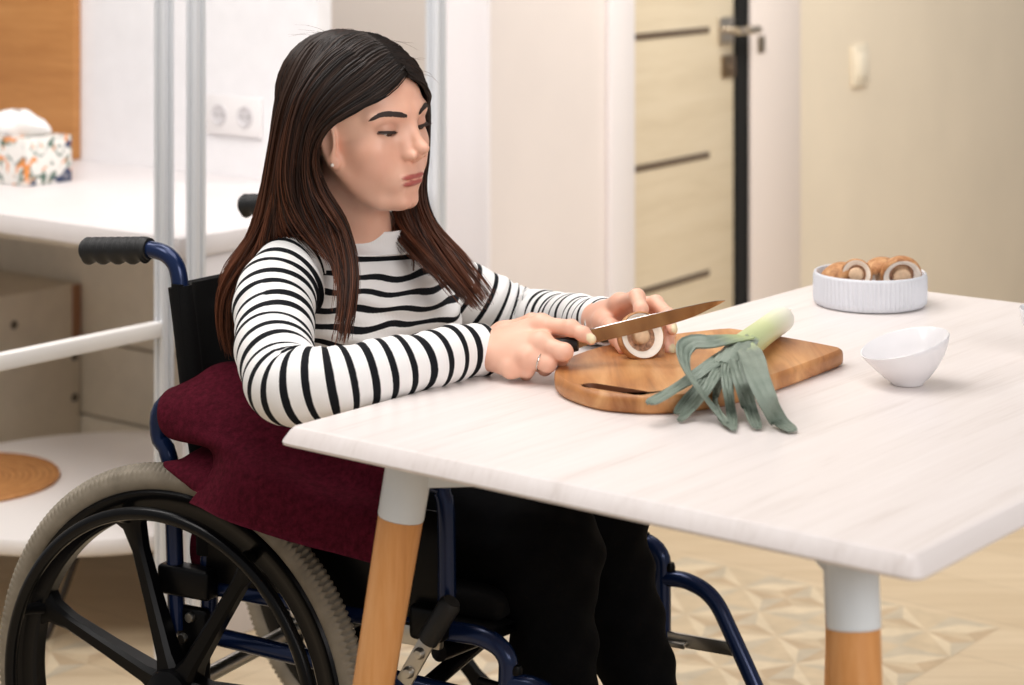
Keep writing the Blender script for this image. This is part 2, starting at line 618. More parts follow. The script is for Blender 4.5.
fr = thing('partition_frame', 'slim aluminium partition frame of upright posts in front of the desk', 'frame', P(164, 655, 3.80) * arr(1, 1, 0))
posts = [(164, 3.80), (196, 3.80)]
pc = []
for px, d in posts:
    c = P(px, 0, d)
    c[2] = 0
    pc.append(c)
    build('post', profile_post(MB(), c, 0.027, 0.0005, WH), alu, fr, smooth=False)
c3 = P(436, 0, 4.40)
c3[2] = 0
build('post', profile_post(MB(), c3, 0.033, 0.0005, WH), alu, fr, smooth=False)
p_end = pc[0] + Z * 0.597 - V * 0.0136
p_start = p_end - V * 0.95
rb = MB()
rb.box((p_start + p_end) / 2, (0.022, 0.95, 0.027), RUV, 0.003)
build('rail', rb, alu_white, fr)
pe = p_start.copy(); pe[2] = 0
build('post', profile_post(MB(), pe - V * 0.014, 0.027, 0.0005, 0.62), alu_white, fr, smooth=False)

# tissue box
tb_c = T(0, 187, 0.75)
tb = thing('tissue_box', 'floral patterned tissue box with a white tissue on the desk', 'tissue box', tb_c + V * 0.06 + Z * 0.0005)
pm = Mat('floral carton', (236, 232, 226), 0.5)
vec = pm.coord((1, 1, 1))
n1 = pm.noise(vec, 34, 2, 0.5, 1.2)
n2 = pm.noise(pm.coord((1, 1, 1), (0.4, 0.2, 1.1)), 26, 1, 0.4, 1.5)
n3 = pm.noise(pm.coord((1, 1, 1), (1.4, 0.9, 0.1)), 22, 1, 0.4, 1.0)
c = pm.mix(pm.ramp(n1, [(0.55, (0, 0, 0)), (0.6, (255, 255, 255))]), (236, 232, 226), (86, 112, 98))
c = pm.mix(pm.ramp(n2, [(0.57, (0, 0, 0)), (0.62, (255, 255, 255))]), c, (226, 142, 70))
c = pm.mix(pm.ramp(n3, [(0.6, (0, 0, 0)), (0.64, (255, 255, 255))]), c, (44, 58, 92))
pm.color(c)
tu = float(T(26, 187, 0.75) @ U)
tv = float(T(26, 187, 0.75) @ V)
build('carton', uv_box(MB(), tu - 0.21, tu, tv, tv + 0.125, 0.7505, 0.850, 0.003), pm.m, tb)
# crumpled tissue rising out of the slot
gb = []
for i in range(18):
    t = i / 17
    row = []
    for j in range(28):
        a = 2 * PI * j / 28
        rr = (0.034 + 0.036 * math.sin(PI * min(1, t * 1.05)) ** 0.8) * (1 - 0.75 * t ** 3) * (1 + 0.16 * math.sin(3 * a + 4 * t) + 0.08 * math.sin(7 * a - 6 * t))
        row.append(uv(tu - 0.098 + rr * 1.25 * math.cos(a), tv + 0.058 + rr * 0.7 * math.sin(a), 0.843 + 0.068 * t - 0.012 * t ** 6 + 0.006 * math.sin(5 * a + 9 * t) * t))
    gb.append(row)
tm = MB().grid(np.array(gb), closed_v=True)
n0 = tm.n
tm.add([np.mean(gb[-1], 0) + Z * 0.002], [])
tm.f += [(n0, n0 - 28 + j, n0 - 28 + (j + 1) % 28) for j in range(28)]
tm.mi += [0] * 28
build('tissue', tm, flat('tissue paper', (244, 242, 240), 0.9, bump=0.1, bscale=80), tb, angle=0)

# round wicker mat on the low table
wm_c = T(-37, 481, LT + 0.0005)
wk = Mat('wicker', (190, 128, 70), 0.6)
vec = wk.coord()
wv = wk.n('ShaderNodeTexWave', wave_type='RINGS', rings_direction='Z')
wv.inputs['Scale'].default_value = 24
wv.inputs['Distortion'].default_value = 0.6
wk.link(vec, wv.inputs['Vector'])
wk.color(wk.mix(0.5, wk.ramp(wv.outputs['Fac'], [(0.0, (150, 92, 44)), (0.6, (205, 146, 86))]), wk.ramp(wk.noise(vec, 60, 3), [(0.3, (168, 108, 58)), (0.7, (204, 148, 92))])))
wk.bump(wv.outputs['Fac'], 0.5, 0.004)
R_ = 0.187
prof = [(0.0, 0.006)]
for k in range(1, 46):
    r = R_ * k / 46
    prof.append((r, 0.006 + 0.0012 * math.cos(k * PI)))
prof += [(R_ * 0.985, 0.011), (R_, 0.0085), (R_ * 1.004, 0.004), (R_ * 0.99, 0.0), (0, 0)]
mb = MB().lathe(prof, 96, wm_c)
mt = build('placemat', mb, wk.m, origin=tuple(wm_c), angle=0)
props(mt, 'round brown wicker placemat lying on the low round white table', 'placemat')
# ------------------------------------------------------------------ dining table
TZ = 0.75
A0 = T(290.8, 425.7, TZ)                          # top corner nearest the woman's elbow
TW, TL = 0.79, 1.225
wm = Mat('whitewashed wood', (234, 226, 222), 0.38)
v1 = wm.coord((13, 0.75, 6), (0, 0, 0))
g1 = wm.noise(v1, 2.6, 6, 0.62, 0.35)
v2 = wm.coord((60, 2.2, 20), (0, 0, 0))
g2 = wm.noise(v2, 3.0, 3, 0.5, 0.1)
ff = wm.math('ADD', wm.math('MULTIPLY', g1, 0.65), wm.math('MULTIPLY', g2, 0.35))
wm.color(wm.ramp(ff, [(0.28, (211, 200, 194)), (0.45, (227, 218, 214)), (0.7, (234, 226, 223))]))
wm.bump(g2, 0.04, 0.001)
table = thing('dining_table', 'white wood-grain dining table with orange wooden legs in white collars', 'table', uv(float(A0 @ U) + TW / 2, float(A0 @ V) + TL / 2), math.radians(-38.3))


def TB(u, v, z):
    """table coordinates measured from the top's near-left corner -> world"""
    return A0 * arr(1, 1, 0) + U * u + V * v + Z * z


def round_rect(e, r, z, n=5):
    out = []
    for (cu, cv, a0) in ((TW + e - r, TL + e - r, 0), (-e + r, TL + e - r, 90), (-e + r, -e + r, 180), (TW + e - r, -e + r, 270)):
        for k in range(n + 1):
            a = math.radians(a0 + 90 * k / n)
            out.append(TB(cu + r * math.cos(a), cv + r * math.sin(a), z))
    return out


loops = [round_rect(-0.004, 0.007, TZ), round_rect(0.0, 0.009, TZ - 0.0012), round_rect(0.0035, 0.010, TZ - 0.005), round_rect(0.009, 0.013, TZ - 0.0135),
         round_rect(0.011, 0.014, TZ - 0.0175), round_rect(0.010, 0.013, TZ - 0.0205), round_rect(0.004, 0.012, TZ - 0.023)]
g = np.array(loops)
mb = MB().grid(g, closed_v=True)
n = g.shape[1]
mb.f += [tuple(range(n))[::-1], tuple(range((len(loops) - 1) * n, len(loops) * n))]
mb.mi += [0, 0]
top = build('tabletop', mb, wm.m, table, angle=28)

leg_wood = wood('orange beech', (190, 124, 66), (214, 150, 88), (228, 170, 112), (22, 22, 1.6), (0, 0, 0), 1.2, 0.42)
collar_m = flat('white enamel steel', (222, 229, 235), 0.35, spec=0.5)
for su, sv, lu, lv in ((-1, -1, 0.098, 0.100), (1, -1, TW - 0.118, 0.092), (-1, 1, 0.098, TL - 0.1), (1, 1, TW - 0.118, TL - 0.1)):
    tp = TB(lu, lv, 0.7265)
    dr = (U * su + V * sv) / math.sqrt(2) * 0.165 - Z
    L = 0.7265 / 1.0
    ft = tp + dr * L
    ft[2] = 0.0005
    n_ = 26
    def at(z):
        return tp + dr * (0.7265 - z)
    zc = 0.640
    mb = MB()
    path = [at(z) for z in np.linspace(zc - 0.0005, 0.0008, n_)]
    mb.tube(path, np.linspace(0.0262, 0.0175, n_), 32)
    leg = build('leg', mb, leg_wood, table, angle=50)
    mb = MB()
    mb.tube([at(z) for z in (0.7264, 0.70, 0.67, zc + 0.002, zc)], [0.0272, 0.0272, 0.0271, 0.027, 0.0262], 32)
    build('collar', mb, collar_m, leg, angle=50)
    mb = MB()
    cdir = -(U * su + V * sv) / math.sqrt(2)
    p0 = tp + cdir * 0.015 - Z * 0.026
    p1 = tp + cdir * 0.30 - Z * 0.026
    x = nrm(p1 - p0)
    y = nrm(np.cross(Z, x))
    mb.box((p0 + p1) / 2, (np.linalg.norm(p1 - p0), 0.03, 0.048), rot_cols(x, y, Z), 0.003)
    build('support_arm', mb, collar_m, table)

# ------------------------------------------------------------------ cutting board
BZ = 0.7505
BT = 0.772
bc = T(700, 372, BT)


def u_of(px, py, z=BT):
    p = T(px, py, z)
    return float(p @ U), float(p @ V)


board_m = Mat('acacia board', (184, 122, 66), 0.42)
v1 = board_m.coord((10, 1.1, 6), (0, 0, PSI))
v1b = board_m.noise(v1, 3.0, 6, 0.6, 0.9)
v2 = board_m.coord((3.4, 1.4, 2), (0, 0, PSI))
v2b = board_m.noise(v2, 3.2, 3, 0.5, 0.4)
cc = board_m.mix(0.5, board_m.ramp(v1b, [(0.31, (104, 56, 28)), (0.46, (184, 122, 68)), (0.66, (226, 174, 118))]),
                 board_m.ramp(v2b, [(0.34, (128, 74, 38)), (0.48, (190, 130, 74)), (0.66, (224, 170, 114))]))
board_m.color(cc)
outline = []
ub0, ub1 = -1.637, -1.378
# outline in room axes: rounded end towards the woman, squarer far end
ctrl = [(-1.500, 2.030), (-1.570, 2.062), (-1.622, 2.130), (-1.640, 2.215), (-1.637, 2.290), (-1.615, 2.380), (-1.590, 2.440), (-1.578, 2.462), (-1.560, 2.470),
        (-1.480, 2.464), (-1.400, 2.452), (-1.386, 2.444), (-1.380, 2.425), (-1.374, 2.330), (-1.372, 2.220), (-1.380, 2.125), (-1.412, 2.062), (-1.452, 2.035)]
ctrl = [(a, b + 0.016 * min(1, max(0, (2.30 - b) / 0.15))) for a, b in ctrl]
outline = smooth_path(np.array(ctrl), 120, closed=True)
cen = outline.mean(0)


def off(o, e):
    t = np.roll(o, -1, 0) - np.roll(o, 1, 0)
    t /= np.linalg.norm(t, axis=1)[:, None]
    nn = np.stack([t[:, 1], -t[:, 0]], 1)
    s = 1.0 if ((o - cen) * nn).sum() > 0 else -1.0
    return o + s * nn * e


slot_c = np.array([u_of(584, 383), u_of(615, 389), u_of(648, 393)])
sl_mid = slot_c[1]
sl_dir = nrm(slot_c[2] - slot_c[0])
sl_len = np.linalg.norm(slot_c[2] - slot_c[0]) / 2
lay = [(-0.0045, BZ), (-0.0008, BZ + 0.003), (0.0, BZ + 0.007), (0.0, BT - 0.007), (-0.001, BT - 0.0025), (-0.005, BT)]
rings = [[uv(p[0], p[1], z) for p in off(outline, e)] for e, z in lay]
mb = MB().grid(np.array(rings), closed_v=True)
n = 120
mb.f += [tuple(range(n))]
mb.mi += [0]
# top face bridged to the finger slot
sw_ = 0.012
sn_ = arr(-sl_dir[1], sl_dir[0])
half_ = sl_len - sw_
per = 4 * half_ + 2 * PI * sw_
so_ = []
for k in range(n):
    q = per * k / n
    if q < 2 * half_:
        so_.append(sl_mid + sl_dir * (half_ - q) + sn_ * sw_)
    elif q < 2 * half_ + PI * sw_:
        a_ = (q - 2 * half_) / sw_
        so_.append(sl_mid - sl_dir * (half_ + sw_ * math.sin(a_)) + sn_ * sw_ * math.cos(a_))
    elif q < 4 * half_ + PI * sw_:
        so_.append(sl_mid + sl_dir * (-half_ + q - 2 * half_ - PI * sw_) - sn_ * sw_)
    else:
        a_ = (q - 4 * half_ - PI * sw_) / sw_
        so_.append(sl_mid + sl_dir * (half_ + sw_ * math.sin(a_)) - sn_ * sw_ * math.cos(a_))
so_ = np.array(so_)
inner = off(outline, -0.005)
# match the starting point and direction of the two loops
if np.cross(inner[1] - inner[0], inner[2] - inner[0]) * np.cross(so_[10] - so_[0], so_[20] - so_[0]) < 0:
    so_ = so_[::-1]
ang = lambda pts: np.arctan2(pts[:, 1] - sl_mid[1], pts[:, 0] - sl_mid[0])
rows = []
a_in = ang(inner)
k0 = int(np.argmin(np.abs(np.angle(np.exp(1j * (ang(so_) - a_in[0]))))))
so_ = np.roll(so_, -k0, 0)
for t in np.linspace(0, 1, 7):
    q = inner * (1 - t) + so_ * t
    rows.append([uv(p[0], p[1], BT) for p in q])
mb.grid(np.array(rows), closed_v=True)
rows = [[uv(p[0], p[1], z) for p in sl_mid + (so_ - sl_mid) * s] for s, z in ((1, BT), (0.97, BT - 0.003), (0.93, BT - 0.012))]  # slot walls and floor in a darker brown
mb.grid(np.array(rows), closed_v=True, mi=1)
mb.f.append(tuple(mb.n - n + j for j in range(n)))
mb.mi.append(1)
ob = build('cutting_board', mb, [board_m.m, flat('dark slot wood', (104, 58, 28), 0.6)], origin=tuple(uv(cen[0], cen[1], BZ)), angle=50)
props(ob, 'round-ended wooden cutting board with a dark finger slot on the white table', 'cutting board')

# ------------------------------------------------------------------ bowls
glaze = flat('white porcelain', (232, 229, 230), 0.18, spec=0.5)
ribbed = flat('pale blue-grey stoneware', (216, 218, 224), 0.38, vary=0.015)
rc = T(870, 304, TZ + 0.0005)
RB, HB = 0.0832, 0.049
N = 72 * 4
th = np.linspace(0, 2 * PI, N, endpoint=False)
rib = 0.0011 * np.cos(th * 72)
pr = [(0.0, 0.0, 0), (0.075, 0.0, 0), (0.080, 0.0015, 0), (0.0825, 0.005, 1), (RB, 0.012, 1), (RB, HB - 0.006, 1), (RB, HB - 0.0035, 0), (RB - 0.0005, HB - 0.001, 0), (RB - 0.002, HB, 0),
      (RB - 0.0038, HB - 0.001, 0), (RB - 0.0045, HB - 0.004, 0), (RB - 0.006, 0.012, 0), (0.074, 0.006, 0), (0.0, 0.005, 0)]
g = np.array([[rc + arr((r + w * rib[j]) * math.cos(th[j]), (r + w * rib[j]) * math.sin(th[j]), z) for j in range(N)] for r, z, w in pr])
ob = build('ribbed_bowl', MB().grid(g, closed_v=True, flip=True), ribbed, origin=tuple(rc), angle=45)
props(ob, 'shallow pale ribbed round bowl full of brown mushrooms', 'bowl')


def slant_bowl(c, yaw, label, s=1.0):
    """bowl with a rim that rises to one side"""
    prof = [(0.0, 0.0), (0.019, 0.0), (0.0205, 0.001), (0.021, 0.003), (0.030, 0.011), (0.040, 0.023), (0.049, 0.037), (0.054, 0.049), (0.0555, 0.055), (0.0545, 0.0562), (0.053, 0.055), (0.047, 0.039), (0.038, 0.025), (0.026, 0.012), (0.012, 0.006), (0.0, 0.005)]
    n = 72
    g = []
    for r, z in prof:
        row = []
        for j in range(n):
            a = 2 * PI * j / n
            w = max(0.0, (z - 0.003) / 0.053)
            rise = 1 + w * (0.27 * math.cos(a) - 0.03)
            rr = r * (1 + 0.10 * w * math.cos(a))
            p = arr(rr * math.cos(a) - 0.0085 * w, rr * math.sin(a) * 0.93, z * rise * 0.94) * s
            row.append(c + arr(p[0] * math.cos(yaw) - p[1] * math.sin(yaw), p[0] * math.sin(yaw) + p[1] * math.cos(yaw), p[2]))
        g.append(row)
    ob = build('porcelain_bowl', MB().grid(np.array(g), closed_v=True, flip=True), glaze, origin=tuple(c), angle=60)
    return props(ob, label, 'bowl', 'white porcelain bowls')


slant_bowl(T(907, 384, TZ + 0.0005), math.radians(18), 'small white porcelain bowl with a slanted rim right of the cutting board')
slant_bowl(T(1060, 358, TZ + 0.0005), math.radians(160), 'small white porcelain bowl cut off at the right edge of the picture')

# ------------------------------------------------------------------ mushrooms
capm = Mat('brown mushroom skin', (176, 120, 76), 0.62)
vv = capm.coord()
n1 = capm.noise(vv, 90, 4, 0.6, 0.6)
n2 = capm.noise(vv, 34, 2, 0.5)
capm.color(capm.mix(capm.ramp(n2, [(0.35, (0, 0, 0)), (0.65, (190, 190, 190))]), capm.ramp(n1, [(0.3, (128, 74, 38)), (0.5, (184, 128, 80)), (0.72, (216, 172, 124))]), (196, 146, 98)))
capm.bump(n1, 0.25, 0.002)
fleshm = flat('mushroom flesh', (238, 226, 212), 0.6, vary=0.05, scale=60, bump=0.1)
gillm = flat('mushroom gills', (176, 138, 112), 0.8, vary=0.25, scale=220)
stemm = flat('mushroom stem', (214, 180, 146), 0.65, vary=0.08, scale=80)


def mushroom(c, r, axis, label, roll=0.0, stem=0.8, stem_r=0.34, group=None, flesh=True):
    """cap dome opening along -axis with curled rim, gill cup and stalk; c is the centre of the cap's rim"""
    ax = nrm(axis)
    t = thing('mushroom', label, 'mushroom', c, 0, group)
    prof = [(0.0, 0.62), (0.22, 0.60), (0.45, 0.53), (0.68, 0.41), (0.86, 0.24), (0.97, 0.05), (1.0, -0.10), (0.97, -0.22), (0.90, -0.28)]
    mb = MB().lathe([(a * r, b_ * r) for a, b_ in prof], 44, c, ax)
    vs = mb.v[0]
    k = RNG.normal(size=3) * 3
    dv = vs - c
    wob = 1 + 0.035 * np.sin(dv @ (nrm(k) * 2.2 / r) + 1.0)
    mb.v[0] = c + dv * wob[:, None]
    build('cap', mb, capm.m, t, angle=0)
    pf = [(0.90, -0.28), (0.84, -0.27), (0.74, -0.20), (0.66, -0.13), (0.60, -0.10)]
    mb = MB().lathe([(a * r, b_ * r) for a, b_ in pf], 44, c, ax)
    build('rim', mb, fleshm, t, angle=0, label='cream flesh rim')
    pf = [(0.61, -0.105), (0.58, 0.02), (0.45, 0.10), (0.2, 0.12), (0.0, 0.12)]
    mb = MB().lathe([(a * r, b_ * r) for a, b_ in pf], 44, c, ax)
    build('gills', mb, gillm, t, angle=0)
    pf = [(stem_r * 1.05, 0.10), (stem_r * 0.95, -0.1), (stem_r, -stem * 0.5), (stem_r * 1.08, -stem * 0.8), (stem_r * 0.8, -stem), (0.0, -stem * 1.02)]
    mb = MB().lathe([(a * r, b_ * r) for a, b_ in pf], 28, c, ax)
    build('stem', mb, stemm, t, angle=0)
    return t


toC = nrm(arr(0, 0, CAM_H) - rc)                  # from the bowl towards the camera
GM = 'mushrooms in the ribbed bowl'
def bw(px, py, dd):
    return P(px, py, rc[1] + dd)
mushroom(bw(838, 275, 0.012), 0.029, nrm(arr(-0.35, 0.1, 0.9)), 'brown mushroom with rough cap at the left end of the ribbed bowl', group=GM)
mushroom(bw(857, 274, -0.012), 0.023, nrm(arr(0.25, 0.95, -0.1)), 'mushroom showing pale torn underside and thick stalk in the ribbed bowl', stem=1.0, stem_r=0.42, group=GM)
mushroom(bw(880, 270, 0.020), 0.030, nrm(arr(-0.2, 0.35, 0.9)), 'round tan mushroom cap in the middle of the ribbed bowl', group=GM)
mushroom(bw(901, 274, -0.010), 0.031, nrm(arr(-0.05, 0.9, 0.38)), 'mushroom facing outward with white ring around its brown stem in the ribbed bowl', stem=0.36, stem_r=0.40, group=GM)

# ------------------------------------------------------------------ leek
leek = thing('leek', 'green and white leek lying across the cutting board with fanned leaves', 'leek', T(740, 350, BT))
lk = Mat('leek leaf', (124, 142, 124), 0.55)
vs = lk.coord((1, 1, 1), kind='Object')
a1 = lk.attr('across')
st = lk.n('ShaderNodeTexNoise', noise_dimensions='1D')
st.inputs['Scale'].default_value = 26
st.inputs['Detail'].default_value = 2
lk.link(a1, st.inputs['W'])
al = lk.attr('along')
base = lk.mix(0.5, lk.ramp(st.outputs['Fac'], [(0.32, (92, 104, 92)), (0.68, (144, 154, 140))]), lk.ramp(lk.noise(vs, 40, 3), [(0.3, (104, 118, 106)), (0.7, (140, 151, 138))]))
lk.color(lk.mix(lk.ramp(al, [(0.0, (255, 255, 255)), (0.22, (0, 0, 0))]), base, (176, 190, 134)))
lk.bump(st.outputs['Fac'], 0.15, 0.001)
sk = Mat('leek stalk', (222, 222, 190), 0.45)
als = sk.attr('along')
aa = sk.attr('across')
st2 = sk.n('ShaderNodeTexNoise', noise_dimensions='1D')
st2.inputs['Scale'].default_value = 40
sk.link(aa, st2.inputs['W'])
sk.color(sk.mix(sk.ramp(st2.outputs['Fac'], [(0.35, (0, 0, 0)), (0.7, (110, 110, 110))]), sk.ramp(als, [(0.0, (240, 234, 224)), (0.22, (234, 232, 208)), (0.55, (206, 214, 158)), (1.0, (176, 190, 130))]), (236, 236, 206)))
s0, s1 = T(784, 318, BT + 0.017), T(738, 352, BT + 0.024)
pth = smooth_path([s0, s0 * 0.6 + s1 * 0.4 + Z * 0.001, s1], 24)
rr = np.interp(np.linspace(0, 1, 24), [0, 0.04, 0.12, 0.5, 1.0], [0.013, 0.0165, 0.0172, 0.017, 0.0185])
mb = MB()
mb.tube(pth, rr, 28, along=np.repeat(np.linspace(0, 1, 24), 28), across=np.tile(np.abs(np.linspace(-1, 1, 28)) * 3, 24))
build('stalk', mb, sk.m, leek, angle=40)
mb = MB()
ax = nrm(s0 - s1)
sd = nrm(np.cross(ax, Z))
for k in range(22):
    a = RNG.uniform(0, 2 * PI)
    r0 = RNG.uniform(0, 0.011)
    q = s0 + sd * r0 * math.cos(a) + Z * r0 * math.sin(a)
    e = q + ax * RNG.uniform(0.004, 0.009) + sd * RNG.normal() * 0.003 + Z * (RNG.normal() * 0.003)
    mb.tube(smooth_path([q - ax * 0.002, (q + e) / 2 + sd * RNG.normal() * 0.001, e], 5), [0.0008, 0.0007, 0.0006, 0.0005, 0.0002], 5)
build('roots', mb, flat('leek roots', (196, 168, 140), 0.8), leek, angle=0, label='short dry roots')


def leaf(pts, width, twist=0.0, fold=0.12, tip=0.75, cam=0.0):
    """flat strap leaf along (px, py, z) points; width in metres along its length"""
    path = smooth_path([T(*p) for p in pts], 44)
    tan = np.gradient(path, axis=0)
    tan /= np.linalg.norm(tan, axis=1)[:, None]
    nseg = 9
    wd = np.interp(np.linspace(0, 1, 44), np.linspace(0, 1, len(width)), width)
    wd = wd * np.where(np.linspace(0, 1, 44) > 0.965, 1 - 0.35 * (np.linspace(0, 1, 44) - 0.965) / 0.035, 1)
    g, al_, ac_ = [], [], []
    tw = np.interp(np.linspace(0, 1, 44), np.linspace(0, 1, len(twist)), twist) if np.ndim(twist) else np.full(44, twist)
    ups = frames(path)[1]
    for i in range(44):
        up = ups[i]
        sd_ = np.cross(tan[i], up)
        c_, s_ = math.cos(tw[i]), math.sin(tw[i])
        sd2, up2 = sd_ * c_ + up * s_, up * c_ - sd_ * s_
        row = []
        for j in range(nseg):
            x = j / (nseg - 1) * 2 - 1
            row.append(path[i] + sd2 * x * wd[i] / 2 + up2 * (abs(x) ** 1.3 * fold * wd[i] + 0.0009 * math.sin(9 * x + 0.3 * i)))
        g.append(row)
        al_.append(np.full(nseg, i / 43))
        ac_.append(np.linspace(0, 3, nseg) + RNG.uniform(0, 0.02))
    g = np.array(g)
    nr = np.cross(np.gradient(g, axis=0), np.gradient(g, axis=1))
    nr /= np.linalg.norm(nr, axis=2)[:, :, None] + 1e-12
    th_ = 0.0011
    mb = MB()
    lo = np.concatenate([g + nr * th_, (g - nr * th_)[:, ::-1]], axis=1)
    mb.grid(lo, closed_v=True, along=np.concatenate([np.array(al_)] * 2, 1), across=np.concatenate([np.array(ac_), np.array(ac_)[:, ::-1]], 1))
    nn_ = 2 * nseg
    mb.f.append(tuple(mb.n - nn_ + j for j in range(nn_)))
    mb.mi.append(0)
    mb.f.append(tuple(mb.n - 44 * nn_ + j for j in range(nn_))[::-1])
    mb.mi.append(0)
    return build('leaf', mb, lk.m, leek, angle=50)


b0 = BT + 0.002
t0_ = TZ + 0.003
# right-hand broad leaf falling over the board's edge
leaf([(742, 342, b0 + 0.036), (751, 356, b0 + 0.036), (758, 378, b0 + 0.028), (768, 402, b0 + 0.008), (778, 420, t0_ + 0.004), (792, 431, t0_ + 0.001)], [0.022, 0.03, 0.03, 0.027, 0.023, 0.019], fold=0.05)
leaf([(738, 346, b0 + 0.032), (738, 362, b0 + 0.030), (742, 385, b0 + 0.018), (749, 408, t0_ + 0.010), (756, 428, t0_ + 0.001)], [0.016, 0.02, 0.02, 0.018, 0.016])
leaf([(736, 350, b0 + 0.028), (727, 368, b0 + 0.026), (728, 390, b0 + 0.012), (731, 412, t0_ + 0.006), (733, 429, t0_)], [0.012, 0.013, 0.013, 0.011, 0.010])
leaf([(734, 350, b0 + 0.026), (718, 372, b0 + 0.022), (706, 392, b0 + 0.010), (693, 408, t0_ + 0.010), (680, 421, t0_)], [0.014, 0.015, 0.014, 0.012, 0.011])
leaf([(735, 348, b0 + 0.024), (713, 368, b0 + 0.020), (700, 386, b0 + 0.008), (686, 402, t0_ + 0.014), (677, 414, t0_ + 0.004)], [0.016, 0.016, 0.015, 0.014, 0.013])
leaf([(737, 346, b0 + 0.030), (716, 362, b0 + 0.028), (690, 380, b0 + 0.012), (668, 394, b0 + 0.006), (650, 404, b0 + 0.003)], [0.018, 0.022, 0.021, 0.019, 0.018], fold=0.07)
leaf([(736, 352, b0 + 0.028), (722, 376, b0 + 0.020), (716, 398, t0_ + 0.012), (720, 414, t0_ + 0.006), (727, 424, t0_ + 0.004)], [0.010, 0.012, 0.011, 0.009, 0.008])
# leaf that bends into a loop and hangs down to the table
leaf([(746, 337, b0 + 0.040), (726, 339, b0 + 0.046), (708, 342, b0 + 0.047), (694, 342, b0 + 0.046), (685, 347, b0 + 0.042), (683, 358, b0 + 0.034), (687, 371, b0 + 0.028), (698, 388, b0 + 0.016), (716, 411, t0_ + 0.010), (734, 430, t0_ + 0.001)],
     [0.024, 0.026, 0.024, 0.022, 0.02, 0.018, 0.014, 0.011, 0.010, 0.009], twist=[0, 0.15, 0.4, 0.75, 1.0, 1.1, 1.1, 0.9, 0.6, 0.3], fold=0.02)
# sheath where the leaves leave the stalk
leaf([(748, 334, b0 + 0.037), (740, 342, b0 + 0.041), (730, 352, b0 + 0.038), (722, 362, b0 + 0.030)], [0.028, 0.036, 0.034, 0.026], fold=-0.16)
# ------------------------------------------------------------------ wheelchair
CH = math.radians(28.0)
E_ = arr(math.cos(CH), -math.sin(CH), 0)         # forward
L_ = arr(math.sin(CH), math.cos(CH), 0)          # her left, away from the camera
WR = 0.30
wc = arr(-0.445, 2.855, 0)                        # near wheel centre on the floor
HALF = 0.287
O_ = wc + L_ * HALF                               # point between the two rear wheels


def Cw(x, y, z):
    return O_ + E_ * x + L_ * y + Z * z


def S(px, py, yc):
    """point of the picture in the chair's vertical plane at side offset yc"""
    k = (px - CX) / F_PX
    d = (yc + O_ @ L_) / (k * L_[0] + L_[1])
    return P(px, py, d)


def loc(p):
    q = np.asarray(p) - O_
    return arr(q @ E_, q @ L_, q[2])


chair = thing('wheelchair', 'blue and black manual wheelchair with grey tyres the woman sits in', 'wheelchair', O_, -CH)
blue = Mat('dark blue metallic enamel', (20, 38, 76), 0.22, 0.35).m
blk = flat('black plastic', (7, 7, 8), 0.34, spec=0.16)
blk2 = flat('black satin metal', (8, 8, 9), 0.25, spec=0.2)
rub = flat('black rubber grip', (14, 14, 15), 0.55, bump=0.15, bscale=300)
fab = flat('black nylon upholstery', (9, 9, 10), 0.85, spec=0.2, bump=0.3, bscale=500)
steel = flat('zinc plated steel', (190, 186, 178), 0.32, 1.0)
tyre_m = Mat('grey rubber tyre', (150, 140, 124), 0.75)
tv_ = tyre_m.coord()
tyre_m.color(tyre_m.ramp(tyre_m.noise(tv_, 30, 4), [(0.3, (122, 113, 98)), (0.7, (148, 138, 122))]))
tyre_m = tyre_m.m
XA, YA, ZA = E_, L_, Z


def chair_pt(x, y, z):
    return O_ + E_ * x + L_ * y + Z * z


